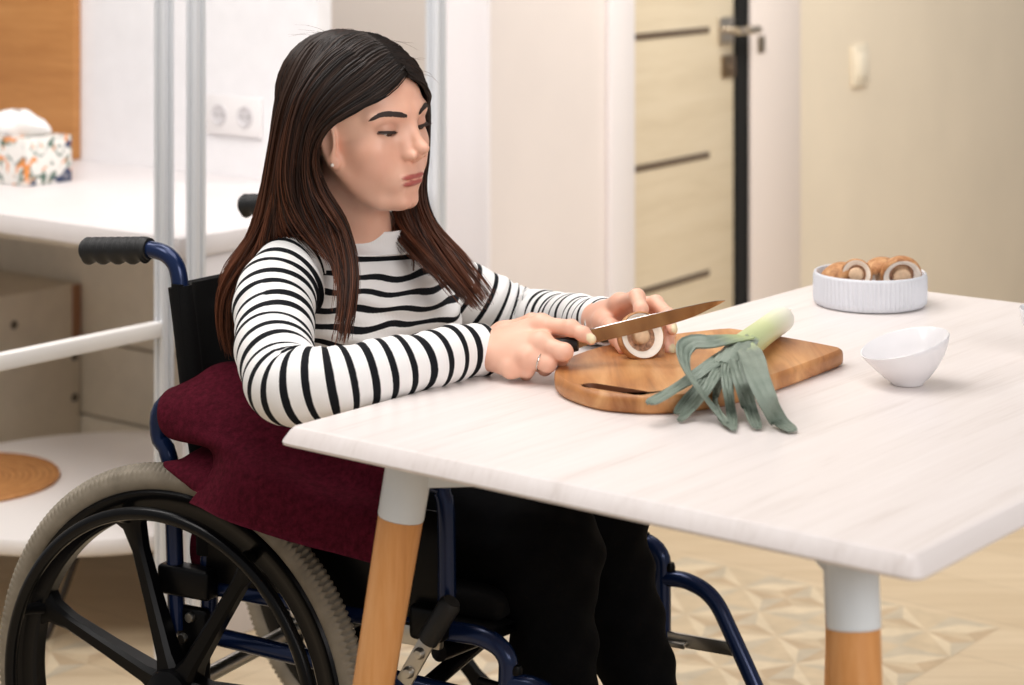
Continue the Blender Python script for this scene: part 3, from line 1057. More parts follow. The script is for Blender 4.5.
def wheel(side):
    """side -1 is her right, the camera's side"""
    y0 = side * HALF
    c = chair_pt(0, y0, WR)
    ax = L_ * side                                # outward
    def w(r, a, h):
        return c + (E_ * math.cos(a) + Z * math.sin(a)) * r + ax * h
    # hub is the part that carries tyre, rim, spokes and hand rim
    hub = build('rear_wheel', MB().lathe([(0.0, 0.034), (0.012, 0.034), (0.020, 0.031), (0.033, 0.024), (0.036, 0.012), (0.036, -0.016), (0.024, -0.03), (0.0, -0.032)], 36, c, ax, E_), blk, chair)
    # tyre with cut tread
    M, prof = 1320, []
    K = 44
    g = np.zeros((K, M, 3))
    th = np.linspace(0, 2 * PI, M, endpoint=False)
    for i in range(K):
        a = 2 * PI * i / K
        rr, hh = 0.2815 + 0.0185 * math.cos(a), 0.0175 * math.sin(a)
        rad = np.full(M, rr)
        if math.cos(a) > 0.25:
            ph = th * 110
            s = a if a < PI else a - 2 * PI
            pat = np.tanh(5 * np.sin(ph + 3.2 * s) * np.sin(ph - 3.2 * s))
            rad = rr + 0.0022 * pat * min(1, (math.cos(a) - 0.25) * 4)
        elif 0.02 < math.cos(a) <= 0.25:
            rad = rr + 0.0012 * np.tanh(4 * np.sin(th * 110))
        g[i] = c + (E_ * np.cos(th)[:, None] + Z * np.sin(th)[:, None]) * rad[:, None] + ax * hh
    build('tyre', MB().grid(g, closed_u=True, closed_v=True), tyre_m, hub, angle=0)
    rim = [(0.2695, 0.013), (0.266, 0.0165), (0.258, 0.017), (0.252, 0.0145), (0.243, 0.0125), (0.236, 0.0130), (0.2325, 0.009), (0.2325, -0.009), (0.236, -0.013), (0.258, -0.017), (0.2695, -0.013)]
    build('rim', MB().lathe(rim + [rim[0]], 128, c, ax, E_), blk2, hub)
    mb = MB()
    NS = 7
    for k in range(NS):
        a = math.radians(6.0) + 2 * PI * k / NS
        rad_ = [0.026, 0.05, 0.12, 0.19, 0.222, 0.240]
        wid = [0.019, 0.0125, 0.0105, 0.0100, 0.0155, 0.032]
        dep = [0.018, 0.014, 0.011, 0.009, 0.009, 0.011]
        g = []
        for r, w_, d_ in zip(rad_, wid, dep):
            dirv = E_ * math.cos(a) + Z * math.sin(a)
            tv = -E_ * math.sin(a) + Z * math.cos(a)
            ring = []
            for x, y in ((-1, -1), (-1, 0.55), (-0.6, 1), (0.6, 1), (1, 0.55), (1, -1)):
                ring.append(c + dirv * r + tv * x * w_ + ax * y * d_)
            g.append(ring)
        mb.grid(np.array(g), closed_v=True)
    build('spokes', mb, blk, hub, angle=35)
    HR, HO = 0.246, 0.046
    th = np.linspace(0, 2 * PI, 128, endpoint=False)
    mb = MB().tube([w(HR, a, HO) for a in th], 0.0088, 14, closed=True, up=ax)
    build('hand_rim', mb, blk2, hub)
    for k in range(NS):
        a = math.radians(6.0) + 2 * PI * k / NS
        mb = MB()
        mb.tube([w(0.236, a, 0.008), w(0.244, a, 0.030), w(HR, a, HO)], [0.009, 0.0075, 0.0065], 10)
        build('rim_mount', mb, blk, hub)
    return hub


wheel(-1)
wheel(1)
# rear axle
build('axle', MB().tube([chair_pt(0, -HALF + 0.03, WR), chair_pt(0, HALF - 0.03, WR)], 0.011, 16), steel, chair)

YS = 0.236                                        # side frames


def mir(pts, side):
    """near-side points -> the same points on the given side (chair mirror)"""
    out = []
    for p in pts:
        q = loc(p)
        out.append(chair_pt(q[0], q[1] * (-side), q[2]))
    return np.array(out)


TR = 0.0118
for side in (-1, 1):
    # push handle and back cane
    hp = [S(92, 250.5, -YS), S(148, 249, -YS), S(174, 262, -YS), S(182, 300, -YS), S(194, 400, -YS), S(204, 470, -YS), S(208, 520, -YS), S(210, 640, -YS)]
    hp = mir(hp, side)
    if side > 0:                                   # this handle stands a little further back
        hp[:3] -= E_ * arr(0.066, 0.066, 0.05)[:, None]
    path = smooth_path(hp, 90)
    cane = build('back_cane', MB().tube(path, TR, 16), blue, chair)
    zc_ = S(182, 284, -YS)[2]
    slv = np.array([p for p in path if 0.47 < p[2] < zc_])
    build('cane_sleeve', MB().tube(slv, 0.0168, 16), fab, cane)
    gpts = mir([S(85, 249.5, -YS), S(150, 249, -YS)], side)
    if side > 0:
        gpts = gpts - E_ * 0.066
    gl = np.linalg.norm(gpts[1] - gpts[0])
    gx = nrm(gpts[1] - gpts[0])
    n_ = 70
    rr, pc_ = [], []
    for i in range(n_):
        t = i / (n_ - 1)
        rr.append(0.0168 if 0.03 < t < 0.97 else 0.0145)
        pc_.append(gpts[0] + gx * gl * t)
    mb = MB()
    gy = nrm(np.cross(Z, gx))
    g = []
    for i in range(n_):
        t = i / (n_ - 1)
        fing = 0.0045 * (0.5 + 0.5 * math.cos(2 * PI * (t - 0.06) * 4.4)) if 0.03 < t < 0.93 else 0
        ring = []
        for k in range(24):
            a = 2 * PI * k / 24
            ex = fing * max(0, -math.sin(a)) ** 1.5 + (0.0006 * math.sin(t * 190) if math.sin(a) > -0.2 else 0)
            r_ = rr[i] + ex
            ring.append(pc_[i] + gy * math.cos(a) * r_ + np.cross(gx, gy) * math.sin(a) * r_)
        g.append(ring)
    mb.grid(np.array(g), closed_v=True)
    m_ = mb.n
    mb.f += [tuple(range(24))[::-1], tuple(range(m_ - 24, m_))]
    mb.mi += [0, 0]
    build('hand_grip', mb, rub, chair, angle=50)
    # armrest loop: rear post, top tube, front post
    lp = [S(171, 470, -YS - 0.019), S(159, 436, -YS - 0.019), S(160, 412, -YS - 0.019), S(185, 408, -YS - 0.019), S(428, 484, -YS - 0.019), S(441, 491, -YS - 0.019), S(446, 515, -YS - 0.019), S(447, 604, -YS - 0.019)]
    q = [loc(p) for p in lp]
    zt = q[4][2]
    qm = loc(S(238, 400, -YS - 0.019))
    pts = [q[0], q[1], arr(q[2][0] + 0.004, q[2][1], q[2][2] + 0.008), arr(q[3][0] + 0.01, q[3][1], 0.686), arr(qm[0], q[3][1], 0.684), arr(qm[0] + 0.05, q[3][1], zt + 0.012), arr(q[4][0], q[4][1], zt + 0.002), q[5], q[6], q[7]]
    pts = [chair_pt(p[0], p[1] * -side, p[2]) for p in pts]
    pts = [chair_pt(loc(pts[0])[0] + 0.01, loc(pts[0])[1], 0.37)] + pts
    build('armrest_tube', MB().tube(smooth_path(pts, 80), TR, 16), blue, chair)
    a0, a1 = loc(pts[6]), loc(pts[7])
    pad = MB()
    pc = chair_pt((a0[0] + a1[0]) / 2 - 0.02, a0[1], (a0[2] + a1[2]) / 2 + 0.019)
    pad.box(pc, (abs(a1[0] - a0[0]) * 0.72, 0.045, 0.02), rot_cols(E_, L_, Z), 0.008, 3)
    build('arm_pad', pad, fab, chair)
    # clothing guard
    gz0, gz1 = 0.44, zt - 0.035
    gb = MB().box(chair_pt(0.20, -0.0 + side * (YS + 0.012), (gz0 + gz1) / 2), (0.36, 0.004, gz1 - gz0), rot_cols(E_, L_, Z), 0.001)
    guard = build('side_guard', gb, blk, chair)
    # seat rail and lower rail
    fr_ = [S(300, 560, -YS), S(440, 641, -YS), S(482, 637, -YS), S(503, 655, -YS), S(508, 690, -YS), S(509, 760, -YS)]
    q = [loc(p) for p in fr_]
    zs_ = q[2][2]
    pts = [chair_pt(-0.06, side * YS, zs_ + 0.004), chair_pt(0.12, side * YS, zs_ + 0.002), chair_pt(q[1][0] - 0.01, side * YS, zs_), chair_pt(q[2][0], side * YS, zs_),
           chair_pt(q[3][0] + 0.004, side * YS, q[3][2]), chair_pt(q[4][0], side * YS, q[4][2]), chair_pt(q[4][0], side * YS, 0.24)]
    build('seat_rail', MB().tube(smooth_path(pts, 80), 0.0125, 16), blue, chair)
    lw = [chair_pt(-0.045, side * YS, 0.365), chair_pt(q[4][0] - 0.005, side * YS, 0.345)]
    build('lower_rail', MB().tube(lw, 0.0118, 16), blue, chair)
    SEAT_Z, FRONT_X = zs_, q[4][0]
    # axle plate with bolts
    apc = chair_pt(0.0, side * (YS + 0.014), 0.345)
    pl = build('axle_plate', MB().box(apc, (0.052, 0.014, 0.115), rot_cols(E_, L_, Z), 0.008, 3), blk, chair)
    for dz in (-0.045, 0.045, 0.015):
        build('bolt', MB().lathe([(0, 0.006), (0.006, 0.006), (0.007, 0.0045), (0.0075, 0.0)], 12, apc + Z * dz + L_ * side * 0.007 - E_ * (0.012 if dz == 0.015 else 0), L_ * side), steel, pl)
    # bracket under the armrest's rear post
    build('post_socket', MB().box(chair_pt(-0.005, side * (YS + 0.02), SEAT_Z + 0.012), (0.085, 0.03, 0.04), rot_cols(E_, L_, Z), 0.006, 3), blk, chair)
    # leg rest: swing-away hanger that ends in the footplate
    hx = FRONT_X
    hg = [chair_pt(hx, side * YS, 0.376), chair_pt(hx + 0.04, side * YS, 0.376), chair_pt(hx + 0.078, side * YS, 0.358), chair_pt(hx + 0.11, side * (YS - 0.005), 0.312), chair_pt(hx + 0.175, side * (YS - 0.02), 0.20), chair_pt(hx + 0.2, side * (YS - 0.03), 0.125)]
    hanger = build('leg_rest', MB().tube(smooth_path(hg, 60), 0.0118, 16), blue, chair)
    kb_ = MB().lathe([(0, 0.012), (0.006, 0.011), (0.008, 0.006), (0.0075, 0)], 14, chair_pt(hx + 0.012, side * YS, 0.388), Z)
    build('release_knob', kb_, blk, hanger)
    kb_ = MB().tube([chair_pt(hx - 0.005, side * YS, 0.369), chair_pt(hx - 0.045, side * (YS - 0.01), 0.366)], [0.004, 0.006], 10)
    build('release_lever', kb_, blk, hanger)
    br_ = MB().box(chair_pt(hx + 0.07, side * (YS - 0.004), 0.292), (0.12, 0.006, 0.02), rot_cols(E_, L_, Z), 0.002)
    br_.box(chair_pt(hx + 0.02, side * (YS - 0.004), 0.288), (0.045, 0.03, 0.008), rot_cols(E_, L_, Z), 0.002)
    build('hanger_bracket', br_, steel, hanger)
    fp = MB().box(chair_pt(hx + 0.20, side * 0.12, 0.118), (0.13, 0.15, 0.012), rot_cols(E_, L_, Z), 0.005)
    build('footplate', fp, blk, hanger)
    # caster
    cx_ = hx - 0.03
    fk = MB()
    fk.tube([chair_pt(hx, side * YS, 0.25), chair_pt(hx, side * YS, 0.2)], 0.016, 16)
    fk.tube(smooth_path([chair_pt(hx, side * (YS + 0.0), 0.205), chair_pt(hx - 0.005, side * (YS + 0.022), 0.19), chair_pt(cx_, side * (YS + 0.024), 0.095)], 16), 0.008, 10)
    fk.tube(smooth_path([chair_pt(hx, side * (YS + 0.0), 0.205), chair_pt(hx - 0.005, side * (YS - 0.022), 0.19), chair_pt(cx_, side * (YS - 0.024), 0.095)], 16), 0.008, 10)
    cst = build('caster', fk, blk2, chair)
    cc_ = chair_pt(cx_, side * YS, 0.096)
    build('caster_tyre', MB().lathe([(0.03, -0.012), (0.07, -0.011), (0.09, -0.013), (0.0955, -0.008), (0.0955, 0.008), (0.09, 0.013), (0.07, 0.011), (0.03, 0.012), (0.0, 0.014)], 48, cc_, L_), blk, cst)
    # brake: steel link, black handle
    bk = MB()
    b_top, b_mid, b_low = S(452, 601, -YS - 0.045), S(428, 640, -YS - 0.045), S(404, 682, -YS - 0.045)
    pts = mir([b_top, b_mid, b_low], side)
    brk = build('brake_lever', MB().tube([pts[0], pts[0] * 0.9 + pts[1] * 0.1, pts[1]], [0.011, 0.0145, 0.0135], 16), rub, chair)
    x_ = nrm(pts[2] - pts[1])
    y_ = L_
    z_ = nrm(np.cross(x_, y_))
    lk_ = MB().box((pts[1] * 0.52 + pts[2] * 0.48), (np.linalg.norm(pts[2] - pts[1]) * 1.1, 0.005, 0.022), rot_cols(x_, y_, z_), 0.002)
    build('brake_link', lk_, steel, brk)
    for t_ in (0.3, 0.75):
        build('rivet', MB().lathe([(0, 0.007), (0.005, 0.0065), (0.0075, 0.003), (0.008, 0)], 14, pts[1] * (1 - t_) + pts[2] * t_ + L_ * side * 0.0025, L_ * side), steel, brk)
    ch_ = MB()
    s0_, s1_ = mir([S(380, 632, -YS - 0.02), S(428, 633, -YS - 0.02)], side)
    ch_.box((s0_ + s1_) / 2, (np.linalg.norm(s1_ - s0_) + 0.04, 0.012, 0.026), rot_cols(E_, L_, Z), 0.003)
    build('brake_rail', ch_, steel, chair)
    # clamp for the front post of the armrest
    build('post_clamp', MB().box(chair_pt(q[1][0] - 0.005, side * (YS + 0.016), SEAT_Z + 0.014), (0.05, 0.03, 0.045), rot_cols(E_, L_, Z), 0.008, 3), blk, chair)

# seat sling and cross braces
sx0, sx1 = -0.055, FRONT_X - 0.02
g = []
for i in range(20):
    x = sx0 + (sx1 - sx0) * i / 19
    g.append([chair_pt(x, y, SEAT_Z + 0.012 - 0.018 * (1 - (y / YS) ** 2)) for y in np.linspace(-YS, YS, 18)])
top_ = np.array(g)
mb = MB().grid(np.concatenate([top_, (top_ - Z * 0.012)[:, ::-1]], 1), closed_v=True)
build('seat_sling', mb, fab, chair, angle=50)
cu = MB().box(chair_pt((sx0 + sx1) / 2 + 0.01, 0, SEAT_Z + 0.026), (sx1 - sx0 - 0.03, 2 * YS - 0.05, 0.034), rot_cols(E_, L_, Z), 0.013, 4)
build('seat_cushion', cu, fab, chair)
for s_ in (-1, 1):
    x_ = 0.20 + 0.012 * s_
    build('cross_brace', MB().tube([chair_pt(x_, -YS * s_, SEAT_Z - 0.02), chair_pt(x_, YS * s_, 0.345)], 0.0115, 14), blk2, chair)
    build('cross_brace', MB().tube([chair_pt(x_ + 0.16, -YS * s_, SEAT_Z - 0.03), chair_pt(x_ + 0.16, YS * s_, 0.345)], 0.0115, 14), blk2, chair)

# backrest sling with its two sleeves
cl = [loc(p) for p in (S(182, 284, -YS), S(186, 330, -YS), S(193, 395, -YS), S(202, 460, -YS), S(207, 520, -YS))]
rows = []
cl_s = smooth_path(np.array(cl), 30)
th_ = np.linspace(0, 2 * PI, 60, endpoint=False)
for i, q in enumerate(cl_s):
    ring = []
    for a in th_:
        y = math.cos(a)
        yy = np.sign(y) * (abs(y) ** 0.7) * (YS + 0.017)
        belly = 0.035 * (1 - (yy / (YS + 0.017)) ** 2)
        edge = 0.0165 if abs(yy) > YS - 0.020 else 0.006
        ring.append(chair_pt(q[0] - belly + edge * np.sign(math.sin(a)) * abs(math.sin(a)) ** 0.5, yy, q[2] - (0.014 * (1 - (yy / YS) ** 2) if i < 4 else 0)))
    rows.append(ring)
mb = MB().grid(np.array(rows), closed_v=True)
mb.f += [tuple(range(60)), tuple(range(mb.n - 60, mb.n))[::-1]]
mb.mi += [0, 0]
build('backrest_sling', mb, fab, chair, angle=50)
# ------------------------------------------------------------------ signed-distance modelling (numpy surface nets)
def smin(a, b, k):
    h = np.clip(0.5 + 0.5 * (b - a) / k, 0, 1)
    return b + (a - b) * h - k * h * (1 - h)


def smax(a, b, k):
    return -smin(-a, -b, k)


def s_cap(p, a, b, ra, rb):
    ab = b - a
    t = np.clip(((p - a) @ ab) / (ab @ ab), 0, 1)
    return np.linalg.norm(p - a - t[:, None] * ab, axis=1) - (ra + (rb - ra) * t)


def s_ell(p, c, r, R=None):
    q = p - c
    if R is not None:
        q = q @ R
    r = np.asarray(r, float)
    k0 = np.linalg.norm(q / r, axis=1)
    k1 = np.linalg.norm(q / (r * r), axis=1) + 1e-9
    return k0 * (k0 - 1) / k1


def s_chain(p, pts, radii, k=0.004):
    d = None
    for i in range(len(pts) - 1):
        x = s_cap(p, pts[i], pts[i + 1], radii[i], radii[i + 1])
        d = x if d is None else smin(d, x, k)
    return d


def surface_nets(f, lo, hi, h, nb=14, slack=1.35):
    """mesh of f = 0, evaluated only in blocks near the surface"""
    lo, hi = np.asarray(lo, float), np.asarray(hi, float)
    nblk = np.ceil((hi - lo) / (h * nb)).astype(int)
    bi = np.stack(np.meshgrid(*[np.arange(n) for n in nblk], indexing='ij'), -1).reshape(-1, 3)
    cen = lo + (bi + 0.5) * nb * h
    near = np.abs(f(cen)) < slack * 0.5 * nb * h * math.sqrt(3) + h
    bi = bi[near]
    r = np.arange(nb + 1)
    off_ = np.stack(np.meshgrid(r, r, r, indexing='ij'), -1).reshape(-1, 3)
    S_ = int(max(nblk) * nb + 8)
    keyf = lambda q: (q[..., 0].astype(np.int64) * S_ + q[..., 1]) * S_ + q[..., 2]
    cells, cpos, quads = [], [], []
    corner = np.array([[i, j, k] for i in (0, 1) for j in (0, 1) for k in (0, 1)])
    edges = [(a, b) for a in range(8) for b in range(a + 1, 8) if np.abs(corner[a] - corner[b]).sum() == 1]
    for b_ in bi:
        base = b_ * nb
        pts = lo + (base + off_) * h
        v = f(pts)
        if v.min() > 0 or v.max() < 0:
            continue
        g = v.reshape(nb + 1, nb + 1, nb + 1)
        cv = np.stack([g[c[0]:nb + c[0], c[1]:nb + c[1], c[2]:nb + c[2]] for c in corner], -1)
        act = (cv.min(-1) < 0) & (cv.max(-1) >= 0)
        idx = np.argwhere(act)
        if not len(idx):
            continue
        w = cv[act]
        acc, cnt = np.zeros((len(idx), 3)), np.zeros(len(idx))
        for a, c in edges:
            m = (w[:, a] < 0) != (w[:, c] < 0)
            t = w[:, a] / (w[:, a] - w[:, c] + 1e-20)
            pp = corner[a] + t[:, None] * (corner[c] - corner[a])
            acc[m] += pp[m]
            cnt[m] += 1
        cells.append(keyf(idx + base))
        cpos.append(lo + (idx + base + acc / cnt[:, None]) * h)
        for ax_ in range(3):
            o1, o2 = [(1, 2), (2, 0), (0, 1)][ax_]
            sl0 = [slice(0, nb)] * 3
            sl1 = [slice(0, nb)] * 3
            sl1[ax_] = slice(1, nb + 1)
            s0, s1 = g[tuple(sl0)] < 0, g[tuple(sl1)] < 0
            e = np.argwhere(s0 != s1)
            if not len(e):
                continue
            flip = s0[tuple(e.T)]
            eb = e + base
            d1, d2 = np.zeros(3, int), np.zeros(3, int)
            d1[o1], d2[o2] = 1, 1
            q = np.stack([keyf(eb - d1 - d2), keyf(eb - d2), keyf(eb), keyf(eb - d1)], 1)
            q[~flip] = q[~flip][:, ::-1]
            quads.append(q)
    ck, cp = np.concatenate(cells), np.concatenate(cpos)
    o = np.argsort(ck)
    ck, cp = ck[o], cp[o]
    q = np.concatenate(quads)
    j = np.searchsorted(ck, q)
    j = np.minimum(j, len(ck) - 1)
    ok = (ck[j] == q).all(1)
    return cp, j[ok]


def grad(f, p, e=4e-4):
    k = [arr(1, -1, -1), arr(-1, -1, 1), arr(-1, 1, -1), arr(1, 1, 1)]
    return sum(ki * f(p + ki * e)[:, None] for ki in k) / (4 * e)


def project(f, p, n=2, level=0.0):
    for _ in range(n):
        g_ = grad(f, p)
        v = f(p) - level
        p = p - g_ * np.clip(v / ((g_ * g_).sum(1) + 1e-9), -0.003, 0.003)[:, None]
    return p


def chunked(f, p, n=60000):
    return np.concatenate([f(p[i:i + n]) for i in range(0, len(p), n)]) if len(p) else np.zeros(0)


# ------------------------------------------------------------------ head frame
YAW, PIT, ROLL = math.radians(38), math.radians(-1.5), math.radians(4)
hf = arr(math.cos(YAW) * math.cos(PIT), -math.sin(YAW) * math.cos(PIT), -math.sin(PIT))
hl = arr(math.sin(YAW), math.cos(YAW), 0)
hu = np.cross(hf, hl)
hl, hu = hl * math.cos(ROLL) + hu * math.sin(ROLL), hu * math.cos(ROLL) - hl * math.sin(ROLL)
RH = rot_cols(hf, hl, hu)
EYE_MID = P(402.0, 125.5, 2.85)
HC = EYE_MID - hf * 0.078                          # head centre, level with the eyes


def Hw(x, y, z):
    return HC + hf * x + hl * y + hu * z


def mirror_pts(q):
    q = q.copy()
    q[:, 1] = np.abs(q[:, 1])
    return q


def f_face(q):
    """head in its own frame: x forward, y to her left, z up"""
    m = mirror_pts(q)
    d = s_ell(q, arr(-0.014, 0, 0.036), (0.099, 0.077, 0.085))
    d = smin(d, s_ell(q, arr(0.028, 0, 0.012), (0.067, 0.066, 0.072)), 0.02)
    d = smin(d, s_ell(q, arr(0.030, 0, -0.030), (0.059, 0.059, 0.072)), 0.02)
    d = smin(d, s_ell(q, arr(0.034, 0, -0.068), (0.048, 0.044, 0.041)), 0.02)       # jaw
    d = smin(d, s_cap(m, arr(0.008, 0.057, -0.040), arr(0.054, 0.022, -0.097), 0.011, 0.012), 0.022)   # jaw line
    d = smin(d, s_ell(m, arr(0.074, 0.006, -0.100), (0.0145, 0.014, 0.0125)), 0.016)     # chin
    d = smin(d, s_ell(m, arr(0.054, 0.043, -0.028), (0.025, 0.020, 0.019)), 0.018)   # cheekbone
    d = smin(d, s_ell(m, arr(0.058, 0.030, -0.052), (0.024, 0.020, 0.022)), 0.02)    # cheek
    d = smin(d, s_ell(q, arr(0.074, 0, -0.069), (0.0205, 0.027, 0.022)), 0.014)      # muzzle
    d = smin(d, s_cap(m, arr(0.088, 0.010, 0.0165), arr(0.071, 0.050, 0.0175), 0.0070, 0.0070), 0.014)   # brow
    # eye sockets
    d = smax(d, -s_ell(m, arr(0.1005, 0.031, -0.001), (0.016, 0.0175, 0.0115)), 0.012)
    # nose
    d = smin(d, s_cap(q, arr(0.087, 0, 0.010), arr(0.1055, 0, -0.022), 0.0060, 0.0074), 0.010)
    d = smin(d, s_cap(m, arr(0.084, 0.009, -0.004), arr(0.094, 0.0105, -0.034), 0.0075, 0.0080), 0.010)
    d = smin(d, s_ell(q, arr(0.1105, 0, -0.0290), (0.0108, 0.0084, 0.0082)), 0.006)
    d = smin(d, s_ell(m, arr(0.099, 0.0115, -0.0375), (0.0104, 0.0062, 0.0064)), 0.005)
    d = smin(d, s_cap(q, arr(0.107, 0, -0.039), arr(0.097, 0, -0.046), 0.004, 0.004), 0.005)
    d = smax(d, -s_ell(m, arr(0.1030, 0.0070, -0.0450), (0.0058, 0.0034, 0.0032)), 0.0022)
    # lips
    d = smin(d, np.minimum(s_ell(m, arr(0.0888, 0.0075, -0.0668), (0.0074, 0.0140, 0.0032)), s_cap(m, arr(0.0880, 0.012, -0.0675), arr(0.0770, 0.0290, -0.0696), 0.0032, 0.0012)), 0.004)
    d = smin(d, np.minimum(s_ell(q, arr(0.0880, 0, -0.0756), (0.0083, 0.0190, 0.0044)), s_cap(m, arr(0.0875, 0.012, -0.0748), arr(0.0770, 0.0275, -0.0704), 0.0036, 0.0012)), 0.004)
    d = smax(d, -s_cap(m, arr(0.1000, 0, -0.0708), arr(0.0835, 0.0250, -0.0700), 0.0012, 0.0006), 0.0018)
    d = smax(d, -s_cap(q, arr(0.1005, 0, -0.0530), arr(0.1005, 0, -0.0600), 0.0030, 0.0032), 0.005)      # philtrum
    d = smax(d, -s_cap(m, arr(0.0945, 0, -0.0868), arr(0.091, 0.010, -0.0868), 0.0050, 0.003), 0.010)    # under the lower lip
    # lids: upper one lowered over the eye, thin lower one
    ec = arr(0.0730, 0.0320, -0.001)
    lid = np.linalg.norm(m - ec, axis=1) - 0.0148
    d = smin(d, lid, 0.0035)
    g1 = np.abs(np.linalg.norm(m - ec, axis=1) - 0.0148) - 0.0026
    tt = (m[:, 1] - 0.0320) / 0.0146
    slit = np.abs(m[:, 2] - (-0.0030 - 0.0034 * (1 - tt * tt) + 0.0016 * tt)) - 0.0033 * np.clip(1 - tt * tt, 0, 1)
    d = smax(d, -np.maximum(np.maximum(slit, g1), 0.074 - m[:, 0]), 0.0012)
    # crease above the lid
    # ears
    Re = rot_cols(nrm(arr(1, 0.25, 0)), nrm(arr(-0.25, 1, 0)), arr(0, 0, 1))
    ear = s_ell(m, arr(0.011, 0.073, -0.012), (0.017, 0.0070, 0.030), Re)
    ear = smin(ear, s_ell(m, arr(0.018, 0.070, -0.040), (0.009, 0.006, 0.010)), 0.006)
    ear = smax(ear, -s_ell(m, arr(0.014, 0.080, -0.010), (0.0100, 0.006, 0.019)), 0.004)
    d = smin(d, ear, 0.006)
    return d


N_TOP = Hw(-0.022, 0, -0.075)
N_BASE = P(360, 262, 2.965)


def f_head(p):
    d = f_face((p - HC) @ RH)
    n = s_cap(p, N_TOP, N_BASE, 0.047, 0.048)
    thr = Hw(0.010, 0, -0.105)
    n = smin(n, s_cap(p, thr, N_BASE + arr(0.010, -0.020, 0.010), 0.022, 0.028), 0.02)
    return smin(d, n, 0.018)


# ------------------------------------------------------------------ hands
RF = {  # right hand, round the knife handle
    'wrist': P(478, 350, 2.722),
    'fingers': [
        ([P(541, 325, 2.703), P(571, 328, 2.672), P(583, 334, 2.662), P(591, 339.5, 2.657)], [0.0112, 0.0098, 0.0086, 0.0068]),
        ([P(541, 343, 2.675), P(564, 352, 2.652), P(561, 358, 2.676), P(548, 352, 2.700)], [0.0116, 0.0103, 0.0090, 0.0078]),
        ([P(529, 358, 2.668), P(548, 364, 2.660), P(545, 368, 2.684), P(532, 362, 2.704)], [0.0108, 0.0096, 0.0085, 0.0075]),
        ([P(511, 368, 2.676), P(527, 370, 2.672), P(526, 373, 2.692), P(514, 368, 2.708)], [0.0100, 0.0087, 0.0078, 0.0068]),
        ([P(503, 334, 2.748), P(532, 323, 2.738), P(560, 332, 2.722), P(574, 338, 2.708)], [0.0140, 0.0115, 0.0102, 0.0080]),
    ]}
LF = {  # left hand, over the mushroom
    'wrist': P(598, 320, 2.880),
    'fingers': [
        ([P(620, 304, 2.825), P(637, 297, 2.776), P(641, 309, 2.750), P(639, 321, 2.741)], [0.0108, 0.0098, 0.0086, 0.0068]),
        ([P(632, 305, 2.836), P(656, 303.5, 2.795), P(668, 315, 2.762), P(672, 330, 2.744)], [0.0110, 0.0098, 0.0086, 0.0068]),
        ([P(638, 312, 2.846), P(660, 317, 2.805), P(668, 335, 2.772), P(670, 350, 2.752)], [0.0106, 0.0096, 0.0084, 0.0067]),
        ([P(636, 322, 2.850), P(652, 333, 2.815), P(659, 347, 2.790), P(659, 356, 2.772)], [0.0098, 0.0086, 0.0076, 0.0062]),
        ([P(604, 322, 2.835), P(611, 328, 2.790), P(617, 338, 2.762), P(623, 349, 2.745)], [0.0130, 0.0112, 0.0098, 0.0076]),
    ]}


def hand_fn(H, thumb_palm=0.017):
    w = H['wrist']
    fs = H['fingers']
    mc = [f[0][0] for f in fs[:4]]
    cenp = (w + mc[1] + mc[2]) / 3
    nrmv = nrm(np.cross(mc[0] - w, mc[3] - w))

    def f(p):
        d = None
        rad = [0.0135, 0.0142, 0.0135, 0.0120]
        for i, m in enumerate(mc):
            x = s_cap(p, w * 0.92 + m * 0.08, m, 0.0185, rad[i])
            d = x if d is None else smin(d, x, 0.012)
        tb_, tr = fs[4]
        d = smin(d, s_cap(p, w * 0.75 + tb_[0] * 0.25, tb_[0], 0.016, 0.0155), 0.014)
        for i, (pts, rr) in enumerate(fs):
            c = s_chain(p, pts, rr, 0.0035)
            for j in (1, 2):                       # knuckle swellings
                c = smin(c, np.linalg.norm(p - pts[j], axis=1) - rr[j] * 1.06, 0.004)
            d = smin(d, c, 0.0062 if i < 4 else 0.009)
        for m, r_ in zip(mc, rad):                # knuckle row
            d = smin(d, np.linalg.norm(p - m, axis=1) - r_ * 1.02, 0.006)
        return d
    return f


f_rh, f_lh = hand_fn(RF), hand_fn(LF)

# ------------------------------------------------------------------ trunk and limbs
SH_R, EL_R = P(268, 287, 2.835), P(283, 392, 2.585)
SH_L, EL_L = P(425, 268, 3.075), P(531, 320, 3.11)
PELV = chair_pt(0.075, 0.0, SEAT_Z + 0.135)
CHEST = P(352, 312, 2.985)
TF = nrm(arr(math.cos(math.radians(40)), -math.sin(math.radians(40)), 0))
TL_ = arr(-TF[1], TF[0], 0)
RT = rot_cols(TF, TL_, Z)
HIP_R, HIP_L = chair_pt(0.10, -0.09, SEAT_Z + 0.125), chair_pt(0.10, 0.09, SEAT_Z + 0.125)
KN_R, KN_L = chair_pt(0.470, -0.128, SEAT_Z + 0.085), chair_pt(0.455, 0.045, SEAT_Z + 0.09)
AN_R, AN_L = chair_pt(0.492, -0.120, 0.20), chair_pt(0.530, 0.085, 0.20)
TO_R, TO_L = chair_pt(0.61, -0.130, 0.152), chair_pt(0.69, 0.115, 0.152)


ARM_R = [P(278, 290, 2.835), P(272, 330, 2.755), P(276, 364, 2.675), P(289, 387, 2.615), P(322, 384, 2.597), P(358, 376, 2.607), P(420, 362, 2.655), RF['wrist']]
ARM_L = [P(425, 274, 3.068), P(462, 293, 3.085), P(505, 313, 3.098), P(532, 319, 3.088), P(556, 320, 3.040), P(580, 320, 2.962), LF['wrist']]


